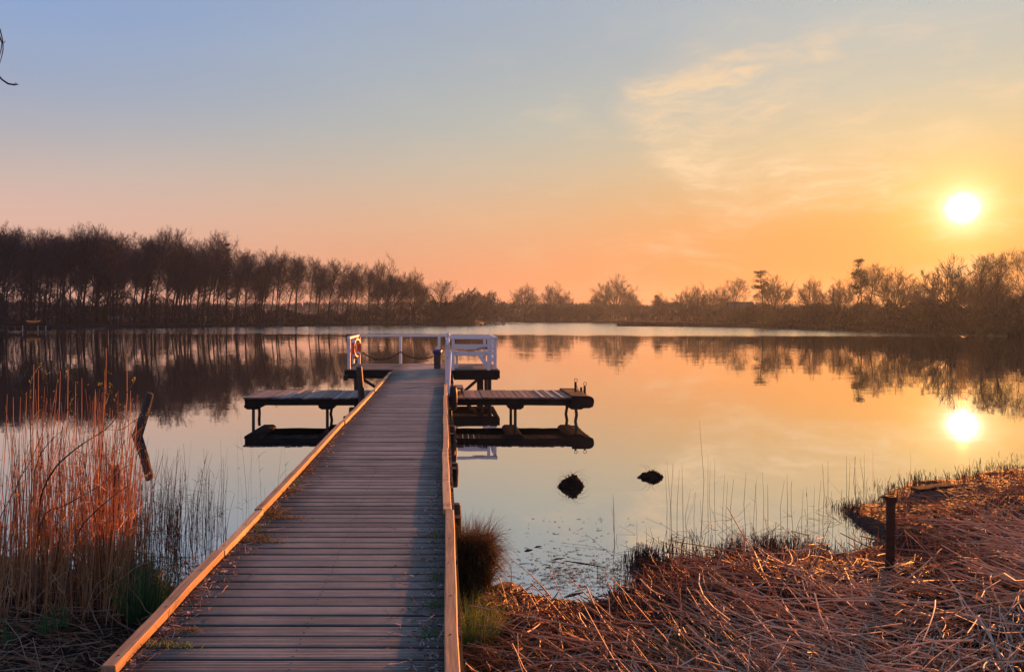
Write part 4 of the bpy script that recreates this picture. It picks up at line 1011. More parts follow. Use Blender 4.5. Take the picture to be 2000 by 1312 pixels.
# ------------------------------------------------------------------ posts on land and in the water
a = at(268, 852, 17.2); b_ = at(293, 768, 17.2); d = b_ - a
m = MB(); m.tube([a - d * 1.2, a, a + d * 0.5 + Vector((0.01, 0, 0)), a + d * 0.93, b_, b_ + Vector((0.02, 0.02, 0.01))], [0.105, 0.102, 0.092, 0.09, 0.078, 0.028], 14); o = m.build('leaning_stump', M_STUMP, jitter=0.007)
tag(o, 'thick weathered post leaning out of the open water left of the pier', 'post')
a = at(228, 1010, 8.6); b_ = at(226, 908, 8.6)
m = MB(); m.tube([a, a.lerp(b_, 0.6), a.lerp(b_, 0.97), b_], [0.045, 0.046, 0.045, 0.036], 10); o = m.build('wooden_stake', M_STUMP, jitter=0.003); tag(o, 'short flat-topped wooden stake among the tall reeds', 'stake')
D_ = 7.13; a = at(1737, 1140, D_); b_ = at(1740, 972, D_); ip = empty('iron_post', (a.x, D_, 0.2), 'rusty iron post with a wider rim standing in the flattened reed', 'post')
m = MB(); m.tube([a - Vector((0, 0, 0.3)), a, a.lerp(b_, 0.5) + Vector((0.003, 0, 0)), b_], [0.038, 0.038, 0.037, 0.037], 14); m.build('pipe', M_RUST, ip, smooth=False)
m = MB(); m.lathe([(0.036, -0.03), (0.046, -0.028), (0.047, 0.012), (0.042, 0.018), (0.034, 0.018), (0.032, -0.02)], b_, 16); m.build('rim', M_RUST, ip)
p = at(1780, 958, 11.6); m = MB(); Mp = Matrix.Translation((p.x + 0.05, 11.25, 0.16)) @ Matrix.Rotation(R(8), 4, 'Z') @ Matrix.Rotation(R(-5), 4, 'Y'); m.box(-0.22, 0.34, -0.09, 0.09, -0.02, 0.02, 0.5, Mp); o = m.build('loose_plank', M_PLANK, bevel=0.004); tag(o, 'short dark plank lying at the right waterline', 'plank')

# ------------------------------------------------------------------ vegetation on the near banks
def blades(n, base, L, dirs, droop, r0, K=4, side_bend=0.15, taper=0.25):
    """curved strands: base (n,3), L (n,), dirs (n,3) start directions, droop (n,) how far they bow down"""
    P = np.zeros((n, K, 3)); d = dirs / np.linalg.norm(dirs, axis=1, keepdims=True); p = base.copy(); P[:, 0] = p
    sb = rng.normal(0, side_bend, (n, 2))
    for k in range(1, K):
        p = p + d * (L / (K - 1))[:, None]; P[:, k] = p
        d = d + np.stack([sb[:, 0], sb[:, 1], -droop], 1) / (K - 1) * 1.5; d /= np.linalg.norm(d, axis=1, keepdims=True)
    Rr = r0[:, None] * np.linspace(1, taper, K)[None]
    return P, Rr

def cam_density(n, xr, yr):
    """random ground points, denser near the camera where straws show largest"""
    y = 1 / rng.uniform(1 / yr[1], 1 / yr[0], n); x = rng.uniform(xr[0], xr[1], n); return x, y

# flattened reed straw on the right bank
def straw(n, xr, yr, mat, lenr, radr, name, pile=0.07, sides=3, keep=None, tone=(0, 1), dry=False):  # dry weakens the flare red painted into the tone
    x, y = cam_density(n, xr, yr); ok = (np.interp(x, SHX, SHY) - y) > -0.12
    if keep is not None: ok &= keep(x, y)
    if name != 'leaf_litter': ok &= (vnoise(x, y, 2.6) + 0.35 * (vnoise(x, y, 7) - 0.5) > 0.30) | (rng.random(n) < 0.15)   # dark pockets between the swathes
    x, y = x[ok], y[ok]; n = len(x); z = height(x, y) + np.abs(rng.normal(0, pile, n)) * np.clip((np.interp(x, SHX, SHY) - y) * 0.8 + 0.15, 0.1, 1)
    # straws lie in swathes: direction drifts slowly over the bank
    th = vnoise(x, y, 0.55) * 5.5 + rng.normal(0, 1, n) * np.where(rng.random(n) < 0.55, 0.28, 1.1)
    el_ = rng.normal(0.05, 0.20, n)
    d = np.stack([np.cos(th) * np.cos(el_), np.sin(th) * np.cos(el_), np.sin(el_)], 1)
    L = rng.uniform(*lenr, n) * rng.uniform(0.6, 1.1, n) * np.clip(0.25 + (np.interp(x, SHX, SHY) - y) * 0.6, 0.25, 1)
    b = np.stack([x, y, z], 1) - d * L[:, None] * 0.5; b[:, 2] = np.maximum(b[:, 2], height(b[:, 0], b[:, 1]) + 0.004)
    P, Rr = blades(n, b, L, d, rng.normal(0.08, 0.25, n), rng.uniform(*radr, n), 5, 0.32, 0.6)
    kink = (rng.random(n) < 0.35)[:, None] * np.stack([rng.normal(0, 1, n), rng.normal(0, 1, n), rng.normal(0, 0.4, n)], 1) * L[:, None] * 0.09
    kk = rng.integers(1, 4, n); P[np.arange(n), kk] += kink
    P[:, :, 2] = np.maximum(P[:, :, 2], height(P[:, :, 0], P[:, :, 1]) + 0.003)
    tn = np.clip(rng.beta(1.6, 1.8, n) * (tone[1] - tone[0]) + tone[0], 0, 1)
    # red glow of the sun's flare painted into the tone, strongest towards the waterline
    flare_red = np.clip(1.1 - (np.interp(x, SHX, SHY) - y) / 3.0, 0, 1) * (0.6 + 0.5 * vnoise(x, y, 0.9)); tn = np.clip(tn * (1 - (0.3 if dry else 0.78) * flare_red), 0, 1)
    o = strand_obj(name, P, Rr, mat, sides, tn); tag(o, kind='stuff'); return o
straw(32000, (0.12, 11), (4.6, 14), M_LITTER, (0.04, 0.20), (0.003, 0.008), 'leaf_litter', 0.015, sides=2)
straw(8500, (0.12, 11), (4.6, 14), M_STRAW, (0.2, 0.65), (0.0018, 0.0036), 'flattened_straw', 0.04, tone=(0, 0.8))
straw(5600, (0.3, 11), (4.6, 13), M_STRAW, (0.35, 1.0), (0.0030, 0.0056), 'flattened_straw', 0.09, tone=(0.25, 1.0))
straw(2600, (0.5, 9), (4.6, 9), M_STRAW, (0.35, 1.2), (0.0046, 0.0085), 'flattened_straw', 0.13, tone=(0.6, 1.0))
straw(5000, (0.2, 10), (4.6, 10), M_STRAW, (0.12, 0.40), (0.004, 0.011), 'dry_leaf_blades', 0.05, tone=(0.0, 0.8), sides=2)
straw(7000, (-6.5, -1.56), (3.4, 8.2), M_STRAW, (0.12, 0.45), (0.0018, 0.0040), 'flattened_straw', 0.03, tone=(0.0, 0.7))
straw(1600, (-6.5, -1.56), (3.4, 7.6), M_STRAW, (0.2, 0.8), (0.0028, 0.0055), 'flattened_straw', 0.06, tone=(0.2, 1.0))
straw(14000, (-6.5, -1.56), (3.4, 8.4), M_LITTER, (0.05, 0.2), (0.003, 0.006), 'leaf_litter', 0.02)

# cut stubble along the right waterline
n = 5200; x = rng.uniform(1.45, 10.5, n); x = np.where(rng.random(n) < 0.5, rng.uniform(1.45, 5.2, n), x); y = np.interp(x, SHX, SHY) + rng.normal(0.0, 0.36, n)
ok = (vnoise(x, y, 2.5) > 0.45) | (rng.random(n) < 0.15); x = x[ok]; y = y[ok]; n = len(x)
zb = np.maximum(height(x, y), -0.05); L = rng.uniform(0.05, 0.20, n) * (0.35 + vnoise(x, y, 2.2))
d = np.stack([rng.normal(0, 0.16, n), rng.normal(0, 0.16, n), np.ones(n)], 1)
P, Rr = blades(n, np.stack([x, y, zb], 1), L, d, rng.normal(0, 0.1, n), rng.uniform(0.0022, 0.0048, n), 3, 0.1, 0.8)
o = strand_obj('reed_stubble', P, Rr, M_REEDD, 3); tag(o, kind='stuff')
# stubble tufts further up the bank
n = 2600; x = rng.uniform(0.6, 10, n); y = np.interp(x, SHX, SHY) - rng.uniform(0.2, 4.0, n); ok = (vnoise(x, y, 1.6) > 0.55) & (y > 3.3); x, y = x[ok], y[ok]; n = len(x)
P, Rr = blades(n, np.stack([x, y, height(x, y)], 1), rng.uniform(0.12, 0.4, n), np.stack([rng.normal(0, 0.25, n), rng.normal(0, 0.25, n), np.ones(n)], 1), rng.normal(0.1, 0.2, n), rng.uniform(0.0018, 0.004, n), 4, 0.2, 0.5)
o = strand_obj('reed_stubble', P, Rr, M_REED, 3, rng.random(n) * 0.7); tag(o, kind='stuff')

# a few dozen separate reed stems standing in the shallows off the right bank
spec = [(1368, 822, 1060), (1308, 898, 1062), (1313, 905, 1060), (1302, 915, 1055), (1322, 918, 1050), (1335, 904, 1048), (1344, 955, 1058), (1356, 960, 1052), (1364, 975, 1062), (1384, 888, 1060), (1392, 900, 1045), (1398, 895, 1058), (1410, 925, 1060), (1420, 940, 1055), (1203, 972, 1062), (1200, 965, 1040), (1244, 1018, 1085), (1262, 1026, 1080), (1276, 1028, 1078), (1432, 935, 1040), (1458, 922, 1040), (1470, 930, 1050), (1476, 945, 1046), (1490, 920, 1030), (1500, 945, 1040), (1526, 938, 1036), (1538, 925, 1034), (1550, 940, 1030), (1565, 955, 1036), (1578, 950, 1028), (1590, 948, 1026), (1600, 938, 1022), (1606, 905, 1020), (1617, 900, 1015), (1628, 960, 1018), (1650, 890, 1006), (1656, 905, 1000), (1672, 893, 990), (1676, 890, 988), (1686, 896, 982), (1690, 885, 980), (1706, 880, 976), (1730, 930, 975), (1755, 912, 965), (1778, 882, 960), (1808, 925, 958), (1836, 930, 950), (1850, 926, 948), (1880, 905, 945), (1908, 915, 940), (1950, 922, 932), (1976, 920, 928)]
words = ['tallest thin reed stem standing alone in the water off the right bank']
for k, (X_, Yt, Yb) in enumerate(spec):
    D_ = CAMZ * F_PX / (Yb - HY); a = at(X_, Yb, D_) - Vector((0, 0, 0.12)); b_ = at(X_ + rng.normal(0, 4), Yt, D_); mid = a.lerp(b_, 0.55) + Vector((rng.normal(0, 0.018), 0, 0))
    m = MB(); rr = rng.uniform(0.0022, 0.0034); pts = [a, mid, b_]; rad = [rr, rr * 0.85, rr * 0.35]
    if k % 5 == 2: pts.append(b_ + Vector((rng.normal(0, 0.09), 0, -abs(rng.normal(0.1, 0.05))))); rad.append(rr * 0.3)
    m.tube(pts, rad, 5, tone=rng.random())
    if k % 3 == 0:
        q_ = a.lerp(b_, rng.uniform(0.35, 0.7)); m.tube([q_, q_ + Vector((rng.normal(0, 0.1), 0, rng.uniform(-0.02, 0.1)))], [rr * 0.7, rr * 0.2], 4)
    o = m.build('standing_reed', M_REEDD if X_ < 1700 else M_REED)
    tag(o, words[0] if k == 0 else 'thin dry reed stem standing in the shallow water off the right bank', 'reed', 'sparse reeds off the right bank')
# bent and broken ones lying criss-cross on the water
n = 90; X_ = rng.uniform(1180, 1760, n); Yb = np.interp(X_, [1180, 1500, 1760], [1075, 1040, 965]) + rng.normal(0, 14, n); D_ = CAMZ * F_PX / (Yb - HY)
b = np.stack([(X_ - CX) / F_PX * D_, D_, np.full(n, 0.003)], 1); th = rng.uniform(0, 6.28, n)
P, Rr = blades(n, b, rng.uniform(0.1, 0.5, n), np.stack([np.cos(th), np.sin(th), np.abs(rng.normal(0.15, 0.4, n))], 1), rng.normal(0, 0.3, n), rng.uniform(0.0018, 0.003, n), 3, 0.3, 0.5)
P[:, :, 2] = np.maximum(P[:, :, 2], 0.003); o = strand_obj('broken_reeds', P, Rr, M_REEDD, 3); tag(o, kind='stuff')

# tall reed bed on the left
def reeds(n, X_, D_, h, mat, r, name, lean=0.05, broken=0.18):
    zb = np.maximum(height((X_ - CX) / F_PX * D_, D_), -0.15)
    b = np.stack([(X_ - CX) / F_PX * D_, D_, zb], 1)
    d = np.stack([rng.normal(0.03, lean, n), rng.normal(0, lean, n), np.ones(n)], 1)
    P, Rr = blades(n, b, h, d, rng.normal(0.0, 0.06, n), r, 6, 0.10, 0.3)
    bk = np.where(rng.random(n) < broken)[0]
    for i_ in bk:  # snapped stems: the upper part tips over
        k = rng.integers(2, 5); th = rng.uniform(0, 6.28); L = np.linalg.norm(P[i_, 1] - P[i_, 0])
        for q_ in range(k + 1, 6): P[i_, q_] = P[i_, q_ - 1] + L * np.array([math.cos(th) * 0.8, math.sin(th) * 0.8, rng.uniform(-0.7, 0.1)])
    o = strand_obj(name, P, Rr, mat, 3, np.clip(rng.normal(0.45, 0.22, n), 0, 1)); tag(o, kind='stuff')
    # loose dead leaves hanging on the stems
    k = rng.integers(0, n, n * 2); u = rng.integers(1, 5, n * 2); bb = P[k, u]; th = rng.uniform(0, 6.28, n * 2)
    P2, R2 = blades(n * 2, bb, rng.uniform(0.06, 0.24, n * 2), np.stack([np.cos(th) * 0.5, np.sin(th) * 0.5, rng.uniform(0.1, 1.2, n * 2)], 1), rng.uniform(0.2, 1.3, n * 2), rng.uniform(0.0015, 0.0035, n * 2), 4, 0.3, 0.15)
    o = strand_obj(name, P2, R2, mat, 2, np.clip(rng.normal(0.5, 0.25, n * 2), 0, 1)); tag(o, kind='stuff')
n = 460; cl = rng.choice([30, 75, 120, 165, 205, 232], n, p=[.12, .2, .17, .15, .22, .14]); X_ = cl + rng.normal(0, 24, n); D_ = rng.uniform(6.5, 8.6, n)
hh = np.interp(X_, [-60, 20, 70, 120, 200, 245, 300], [1.15, 1.35, 1.75, 1.55, 1.7, 1.6, 1.1]) * rng.uniform(0.45, 1.08, n)
reeds(n, X_, D_, hh, M_REED, rng.uniform(0.0038, 0.0078, n), 'tall_reeds')
n = 260; X_ = rng.uniform(-40, 262, n); D_ = rng.uniform(6.3, 8.4, n); reeds(n, X_, D_, rng.uniform(0.25, 0.95, n), M_REED, rng.uniform(0.002, 0.005, n), 'tall_reeds', 0.16, 0.3)
n = 270; X_ = np.where(rng.random(n) < 0.6, rng.uniform(235, 350, n), rng.uniform(330, 445, n)); D_ = rng.uniform(8.3, 10.6, n); hh = rng.uniform(0.35, 1.15, n)
reeds(n, X_, D_, hh, M_REEDM, rng.uniform(0.0024, 0.005, n), 'tall_reeds', 0.05, 0.15)
n = 16; X_ = rng.uniform(440, 600, n); D_ = rng.uniform(9, 12.5, n); reeds(n, X_, D_, rng.uniform(0.4, 1.25, n), M_REEDD, rng.uniform(0.0015, 0.003, n), 'tall_reeds', 0.04, 0.2)
# the longest stems, bare and straight
tops = [(208, 680), (248, 690), (66, 712), (75, 722), (118, 725), (133, 722), (160, 738), (148, 745), (205, 720), (186, 760), (52, 765), (40, 775), (14, 770), (26, 775), (255, 762), (268, 770)]
for k, (X_, Yt) in enumerate(tops):
    D_ = rng.uniform(7.2, 8.3); a = at(X_ - rng.uniform(4, 22), 1120, D_); b_ = at(X_, Yt, D_); mid = a.lerp(b_, 0.5) + Vector((rng.normal(0, 0.02), 0, 0))
    m = MB(); m.tube([a, mid, a.lerp(b_, 0.8) + Vector((0.008, 0, 0)), b_], [0.0045, 0.004, 0.003, 0.0014], 5, tone=0.45 + 0.3 * rng.random()); o = m.build('standing_reed', M_REED)
    tag(o, 'tallest reddish reed stem of the left reed bed' if k == 0 else 'long reddish reed stem rising out of the left reed bed', 'reed', 'long stems in the left reed bed')

# budding willow shrub among the reeds
wl = empty('willow_shrub', at(60, 1180, 6.6), 'budding willow shrub with dark curved branches among the left reeds', 'shrub')
brs = [([(78, 1190), (76, 1000), (100, 925), (146, 878), (206, 838), (228, 812), (240, 780), (262, 744)], 0.009, 6.6),
       ([(206, 838), (238, 838), (262, 822), (285, 812)], 0.004, 6.6), ([(66, 1180), (66, 960), (72, 905), (95, 865), (140, 826)], 0.007, 6.9),
       ([(120, 1200), (150, 1050), (185, 1000), (240, 955), (292, 925)], 0.007, 6.4), ([(60, 1200), (80, 1020), (130, 985), (200, 945), (238, 915)], 0.006, 6.3),
       ([(55, 1180), (62, 940), (58, 800), (60, 745), (78, 712)], 0.006, 7.0), ([(62, 830), (80, 800), (92, 770), (90, 728)], 0.004, 7.0),
       ([(180, 1150), (196, 920), (205, 800), (206, 770), (196, 752)], 0.005, 6.9), ([(206, 790), (214, 765), (216, 750)], 0.003, 6.9),
       ([(64, 815), (85, 795), (108, 785)], 0.003, 7.0), ([(60, 835), (56, 790), (60, 765)], 0.003, 7.1), ([(146, 880), (190, 890), (228, 880), (244, 862)], 0.0028, 6.6),
       ([(20, 1120), (30, 960), (60, 900), (100, 800), (112, 745)], 0.005, 7.0), ([(150, 1120), (120, 980), (118, 860), (136, 790), (150, 770)], 0.0045, 6.8),
       ([(0, 1010), (40, 935), (58, 880), (60, 860)], 0.004, 6.9)]
m = MB(); buds = []
for pl, r_, D_ in brs:
    pts = [at(x_, y_, D_ + 0.25 * math.sin(i_ * 1.7)) for i_, (x_, y_) in enumerate(pl)]
    # smooth the polyline
    sm = []
    for i_ in range(len(pts) - 1):
        p0, p1, p2, p3 = pts[max(i_ - 1, 0)], pts[i_], pts[i_ + 1], pts[min(i_ + 2, len(pts) - 1)]
        for u in (0, 0.25, 0.5, 0.75):
            sm.append(0.5 * ((2 * p1) + (p2 - p0) * u + (2 * p0 - 5 * p1 + 4 * p2 - p3) * u * u + (3 * p1 - p0 - 3 * p2 + p3) * u ** 3))
    sm.append(pts[-1]); nn = len(sm); m.tube(sm, [r_ * (1 - 0.75 * i_ / (nn - 1)) for i_ in range(nn)], 6)
    for i_ in range(nn // 2, nn):
        if rng.random() < 0.25 or i_ == nn - 1: buds += [sm[i_]] * (3 if i_ > nn - 3 else 1)
        if rng.random() < 0.35:
            tip = sm[i_] + Vector((rng.normal(0.03, 0.06), rng.normal(0, 0.05), rng.uniform(0.02, 0.12))); m.tube([sm[i_], tip], [r_ * 0.3, 0.001], 4); buds.append(tip)
m.build('branches', plain('willow_bark', (0.06, 0.032, 0.024), 0.7, 0.3, 20), wl)
n = int(len(buds) * 1.6); bb = np.array([list(buds[i_ % len(buds)]) for i_ in range(n)]) + rng.normal(0, 0.008, (n, 3))
P, Rr = blades(n, bb, rng.uniform(0.010, 0.026, n), np.stack([rng.normal(0, 0.5, n), rng.normal(0, 0.5, n), np.abs(rng.normal(0.7, 0.4, n))], 1), rng.normal(0.2, 0.3, n), rng.uniform(0.002, 0.004, n), 3, 0.2, 0.2)
tag(strand_obj('buds', P, Rr, M_BUD, 2, parent=wl), kind='stuff')

# willow trunk outside the frame on the left; only its hanging tips reach the picture
tw = empty('bank_willow', (-4.6, 4.6, 0.1), 'bare tree on the left bank whose twig tips hang into the upper left corner', 'tree')
m = MB(); m.tube([(-4.6, 4.6, -0.2), (-4.55, 4.65, 1.4), (-4.65, 4.7, 2.8), (-4.45, 4.8, 4.2), (-4.3, 4.85, 5.4)], [0.17, 0.14, 0.12, 0.09, 0.05], 12); m.build('trunk', M_BARK, tw)
m = MB(); D_ = 5.0
m.tube([(-4.5, 4.8, 3.9), (-3.9, 4.9, 4.45), at(-90, 70, D_), at(-40, 110, D_), at(-8, 142, D_), at(4, 156, D_), at(16, 164, D_), at(28, 166, D_), at(37, 165.5, D_)], [0.04, 0.022, 0.010, 0.008, 0.006, 0.005, 0.0055, 0.005, 0.0012], 8)
m.tube([at(-60, 20, D_), at(-14, 40, D_), at(0, 58, D_), at(4, 74, D_), at(6, 84, D_)], [0.009, 0.006, 0.004, 0.0035, 0.003], 6)
m.tube([at(6, 84, D_), at(6, 98, D_), at(3, 112, D_), at(-1, 126, D_)], [0.003, 0.003, 0.0025, 0.0015], 6)
m.tube([at(-4, 66, D_), at(0, 74, D_), at(4, 84, D_)], [0.005, 0.005, 0.004], 6)
m.tube([at(4, 84, D_), at(2, 98, D_), at(-1, 110, D_)], [0.003, 0.003, 0.002], 6)
for X_, Y_ in ((26, 166), (29, 165), (32, 165), (12, 163), (7, 158), (5, 82), (8, 84)):
    a = at(X_, Y_, D_); m.tube([a, a + Vector((rng.normal(0, 0.004), 0, rng.uniform(0.006, 0.014)))], [0.0028, 0.001], 5)
m.tube([(-4.4, 4.8, 4.9), (-3.7, 4.9, 5.2), at(-60, 20, D_)], [0.03, 0.015, 0.009], 8)
m.build('branches', M_TWIG, tw)

# sedge tussocks and grass
def tussock(name, c, n, rad, L, mat, label, cat, droop=(0.2, 1.0), spread=0.5, r0=(0.0012, 0.0026), tone=None, group=None, K=6, core=None):
    r_ = rad * np.sqrt(rng.random(n)); th = rng.uniform(0, 6.28, n); b = np.stack([c[0] + r_ * np.cos(th), c[1] + r_ * np.sin(th), np.full(n, c[2]) + (core or 0) * rng.random(n)], 1)
    d = np.stack([np.cos(th) * r_ / rad * spread + rng.normal(0, 0.1, n), np.sin(th) * r_ / rad * spread + rng.normal(0, 0.1, n), np.ones(n)], 1)
    P, Rr = blades(n, b, rng.uniform(*L, n), d, rng.uniform(*droop, n), rng.uniform(*r0, n), K, 0.12, 0.15)
    o = strand_obj(name, P, Rr, mat, 2, tone(n) if tone else None); tag(o, label, cat, group); return o
D_ = 7.5; c = at(925, 1130, D_)
tussock('sedge_tussock', (0.26, 7.45, 0.0), 8000, 0.155, (0.12, 0.45), M_SEDGE, 'big shaggy brown sedge tussock against the right side of the boardwalk', 'tussock', (0.1, 2.6), 0.24, (0.0014, 0.0032), tone=lambda n: np.where(rng.random(n) < 0.16, 0.97, np.clip(rng.normal(0.40, 0.2, n), 0, 0.85)), core=0.34)
tussock('grass_tuft', at(285, 1205, 6.6) * 1.0, 480, 0.18, (0.16, 0.58), M_GRASS, 'dense dark green grass tuft at the left kerb', 'grass tuft', (0.0, 0.35), 0.32, (0.0028, 0.0050), tone=lambda n: rng.beta(1.6, 2, n))
tussock('grass_tuft', (0.22, 6.1, 0.05), 700, 0.18, (0.15, 0.42), M_GRASS, 'thin upright green grass at the right kerb below the tussock', 'grass tuft', (0.0, 0.4), 0.3, (0.0012, 0.0024), tone=lambda n: rng.uniform(0.4, 1, n))
tussock('sedge_tussock', (0.42, 5.35, 0.06), 1500, 0.22, (0.14, 0.36), M_SEDGE, 'low reddish sedge hummock beside the right kerb in front', 'tussock', (0.5, 1.9), 0.9, tone=lambda n: np.clip(rng.normal(0.5, 0.15, n), 0, 0.8))
tussock('reed_tuft', at(1496, 1072, 8.9), 110, 0.12, (0.10, 0.24), M_REEDD, 'small dark tuft of cut reed at the waterline, left of the iron post', 'reed tuft', (0, 0.3), 0.2, (0.002, 0.004), tone=lambda n: rng.random(n) * 0.4)
tussock('reed_tuft', at(1438, 1075, 8.85), 60, 0.07, (0.12, 0.28), M_REEDD, 'tight bunch of dark cut reed stalks at the waterline', 'reed tuft', (0, 0.2), 0.15, (0.002, 0.004), tone=lambda n: rng.random(n) * 0.4)
for k, (X_, Y_, lab) in enumerate(((14, 1262, 'green iris shoots in the very lower left corner'), (88, 1235, 'green iris shoots amid dead leaves, left below the reeds'), (118, 1225, 'small green iris shoot nearest the dark grass tuft'))):
    tussock('iris_shoot', at(X_, Y_, 5.9), 16, 0.05, (0.10, 0.24), M_GRASS, lab, 'plant', (0, 0.2), 0.3, (0.004, 0.008), tone=lambda n: rng.uniform(0.2, 0.5, n), group='iris shoots on the left bank')
n = 500; cx_ = rng.choice(4, n); cc = np.array([(1.50, 5.65), (1.72, 5.6), (2.02, 5.55), (0.55, 5.75)])[cx_]; x = cc[:, 0] + rng.normal(0, 0.10, n); y = cc[:, 1] + rng.normal(0, 0.10, n)
P, Rr = blades(n, np.stack([x, y, height(x, y)], 1), rng.uniform(0.06, 0.2, n), np.stack([rng.normal(0, 0.4, n), rng.normal(0, 0.4, n), np.ones(n)], 1), rng.uniform(0.2, 1.2, n), rng.uniform(0.0015, 0.003, n), 4, 0.2, 0.2)
o = strand_obj('sprouting_grass', P, Rr, M_GRASS, 2, rng.uniform(0.3, 1, n)); tag(o, kind='stuff')
# leaning long straws at the right
for X0, Y0, X1, Y1 in ((1425, 1270, 1447, 1135), (1680, 1312, 1702, 1150)): pass

# small tussock islands in the water
def islet(X_, Yw, D_, rx, rz, label, nb, seed):
    p = at(X_, Yw, D_); r = np.random.default_rng(seed); n = 3800
    u = r.normal(0, 1, (n, 3)); u /= np.linalg.norm(u, axis=1, keepdims=True); u[:, 2] = np.abs(u[:, 2])
    b = np.array([p.x, D_, -0.02]) + u * np.array([rx, rx * 0.8, rz]) * (0.9 + 0.25 * r.random((n, 1)))
    b[:, 2] *= 1 + 0.55 * np.sin(np.arctan2(u[:, 1], u[:, 0]) * 2 + seed) * (u[:, 0] > -0.2); b[:, 0] += 0.25 * rx * (u[:, 2] < 0.4) * np.sin(u[:, 1] * 6)
    d = r.normal(0, 1, (n, 3)); P = np.stack([b - d * 0.012, b + d * 0.012], 1); Rr = np.full((n, 2), 0.007)
    e = empty('tussock_islet', (p.x, D_, 0), label, 'tussock', 'tussock islets off the right bank')
    strand_obj('peat', P, Rr, M_REEDD, 3, r.random(n) * 0.3, parent=e)
    P, Rr = blades(nb, np.array([p.x, D_, rz * 0.6]) + r.normal(0, 0.05, (nb, 3)) * np.array([1, 1, 0.4]), r.uniform(0.14, 0.36, nb), np.stack([r.normal(0, 0.7, nb), r.normal(0, 0.5, nb), np.ones(nb)], 1), r.uniform(0.6, 2.6, nb), r.uniform(0.0012, 0.0026, nb), 7, 0.2, 0.3)
    strand_obj('blades', P, Rr, M_REEDD, 2, r.random(nb) * 0.5, parent=e)
islet(1115, 949, 12.1, 0.14, 0.12, 'dark tussock islet with long hanging blades, nearer the pier', 60, 1)
islet(1271, 931, 12.8, 0.145, 0.075, 'smaller low dark islet with few blades, farther from the pier', 9, 2)

# floating scraps in the cove
n = 900; X_ = rng.normal(1130, 70, n); Yp = rng.normal(1120, 22, n); Yp = np.where(rng.random(n) < 0.15, rng.uniform(1010, 1150, n), Yp); D_ = CAMZ * F_PX / (Yp - HY); th = rng.normal(0.15, 0.5, n)
x = (X_ - CX) / F_PX * D_; ok = D_ > np.interp(x, SHX, SHY) - 0.2; x, D_, th = x[ok], D_[ok], th[ok]; n = len(x)
L = rng.exponential(0.028, n) + 0.008
P, Rr = blades(n, np.stack([x, D_, np.full(n, 0.004)], 1), L, np.stack([np.cos(th), np.sin(th), np.zeros(n)], 1), np.zeros(n), rng.uniform(0.0012, 0.004, n), 3, 0.2, 0.5)
P[:, :, 2] = 0.004; o = strand_obj('floating_scraps', P, Rr, M_REEDD, 3); tag(o, kind='stuff')
for (X0, Y0, X1, Y1, rr, lab) in ((1078, 1093, 1104, 1089, 0.006, 'short dark floating twig in the open cove'), (1104, 1095, 1180, 1107, 0.006, 'long thin dark stick floating across the cove'), (1102, 1166, 1140, 1156, 0.012, 'thick dark stick stranded at the cove edge'), (1025, 1076, 1040, 1073, 0.014, 'small dark floating leaf scrap off the tussock'), (1044, 1069, 1058, 1066, 0.009, 'small dark floating sliver right of the leaf scrap')):
    a = at(X0, Y0, CAMZ * F_PX / (Y0 - HY)); b_ = at(X1, Y1, CAMZ * F_PX / (Y1 - HY)); m = MB(); m.tube([a, a.lerp(b_, 0.4) + Vector((0, 0.01, 0.004)), b_], [rr * 0.5, rr, rr * 0.4], 6); o = m.build('floating_stick', M_REEDD); tag(o, lab, 'stick', 'sticks floating in the cove')
n = 1500; X_ = rng.uniform(150, 390, n); Yp = rng.uniform(1085, 1160, n); D_ = CAMZ * F_PX / (Yp - HY); x = (X_ - CX) / F_PX * D_; th = rng.uniform(0, 6.28, n)
P, Rr = blades(n, np.stack([x, D_, np.maximum(0.004, height(x, D_))], 1), rng.exponential(0.03, n) + 0.01, np.stack([np.cos(th), np.sin(th), rng.uniform(0, 0.15, n)], 1), np.zeros(n), rng.uniform(0.001, 0.004, n), 3, 0.2, 0.5)
ok = x < -1.6; o = strand_obj('floating_scraps', P[ok], Rr[ok], M_REEDD, 3); tag(o, kind='stuff')

# dirt, moss and leaves gathered along the kerbs on the deck
def deck_bits(n, side, mat, Lr, rr, name, yr=(3.6, 17), reach=0.13, up=0.25):
    y = 1 / rng.uniform(1 / yr[1], 1 / yr[0], n); off = np.abs(rng.normal(0, reach, n)) * (0.25 + 1.3 * vnoise(y, y * 0 + side, 1.3) ** 1.5)
    x = -1.476 + off if side < 0 else -0.004 - off
    ok = (x > -1.47) & (x < -0.006); x, y = x[ok], y[ok]; n = len(x); th = rng.uniform(0, 6.28, n)
    P, Rr = blades(n, np.stack([x, y, np.full(n, DECK + 0.004)], 1), rng.uniform(*Lr, n), np.stack([np.cos(th), np.sin(th), np.abs(rng.normal(0, up, n))], 1), rng.normal(0, 0.3, n), rng.uniform(*rr, n), 3, 0.3, 0.4)
    P[:, :, 2] = np.maximum(P[:, :, 2], DECK + 0.003); P[:, :, 0] = np.clip(P[:, :, 0], -1.473, -0.001)
    o = strand_obj(name, P, Rr, mat, 2); tag(o, kind='stuff')
deck_bits(900, -1, M_LEAF, (0.01, 0.035), (0.002, 0.008), 'fallen_leaves', reach=0.08); deck_bits(650, 1, M_LEAF, (0.01, 0.035), (0.002, 0.007), 'fallen_leaves', reach=0.08)
deck_bits(160, -1, M_LEAF, (0.06, 0.16), (0.0012, 0.0022), 'fallen_twigs', (3.6, 8), 0.14); deck_bits(120, 1, M_LEAF, (0.05, 0.13), (0.0012, 0.0022), 'fallen_twigs', (3.6, 8), 0.10)
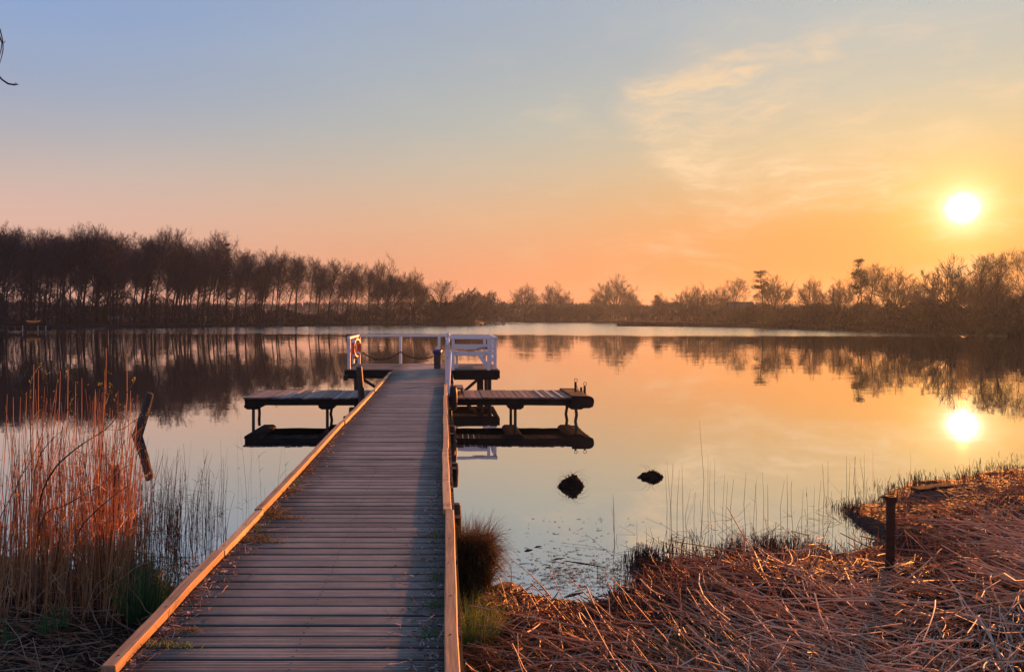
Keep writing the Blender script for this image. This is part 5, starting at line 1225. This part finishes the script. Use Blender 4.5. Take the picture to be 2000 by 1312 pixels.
def moss(cx_, cy_, n, sx_, sy_, mat, h=0.03):
    x = np.clip(cx_ + rng.normal(0, sx_, n), -1.468, -0.008); y = cy_ + rng.normal(0, sy_, n)
    P, Rr = blades(n, np.stack([x, y, np.full(n, DECK + 0.001)], 1), rng.uniform(0.3, 1, n) * h, np.stack([rng.normal(0, 0.6, n), rng.normal(0, 0.6, n), np.ones(n)], 1), rng.uniform(0, 1.2, n), rng.uniform(0.0012, 0.003, n), 3, 0.3, 0.3)
    return P, Rr
for mat, nm, lst in ((M_MOSS, 'moss', [(-1.40, 6.75, 500, 0.07, 0.09, 0.03), (-1.30, 6.6, 300, 0.10, 0.03, 0.025), (-1.38, 6.0, 400, 0.08, 0.06, 0.03), (-1.27, 5.9, 260, 0.09, 0.025, 0.02), (-1.42, 7.6, 300, 0.05, 0.12, 0.03), (-1.42, 8.6, 260, 0.05, 0.2, 0.03), (-1.33, 4.25, 150, 0.04, 0.02, 0.02), (-1.44, 10.5, 260, 0.04, 0.6, 0.03), (-0.04, 8.3, 120, 0.03, 0.4, 0.02)]),
                     (M_GRASS, 'kerb_weeds', [(-1.38, 4.05, 70, 0.06, 0.02, 0.06), (-1.28, 4.03, 40, 0.03, 0.02, 0.04), (-0.05, 4.62, 110, 0.03, 0.05, 0.035), (-0.07, 4.2, 90, 0.03, 0.03, 0.035), (-0.05, 5.1, 80, 0.02, 0.06, 0.04), (-0.05, 6.1, 90, 0.02, 0.15, 0.04), (-1.42, 6.3, 60, 0.03, 0.06, 0.05), (-1.43, 8.0, 60, 0.02, 0.1, 0.05)])):
    A = [moss(*l[:5], mat, l[5]) for l in lst]
    o = strand_obj(nm, np.concatenate([a[0] for a in A]), np.concatenate([a[1] for a in A]), mat, 2); tag(o, kind='stuff')

# ------------------------------------------------------------------ evening haze
m = MB(); m.box(-950, 950, -70, 1010, -3.0, 30.0); hz_o = m.build('haze', None or M_NEEDLE)
hm, ht, ho = new_mat('evening_air'); pv = ht.node('ShaderNodeVolumePrincipled'); pv.inputs['Color'].default_value = (0.40, 0.58, 0.95, 1); pv.inputs['Density'].default_value = 0.00022; pv.inputs['Anisotropy'].default_value = 0.6
ht.l.new(pv.outputs[0], ho.inputs['Volume']); hz_o.data.materials[0] = hm; tag(hz_o, kind='stuff')
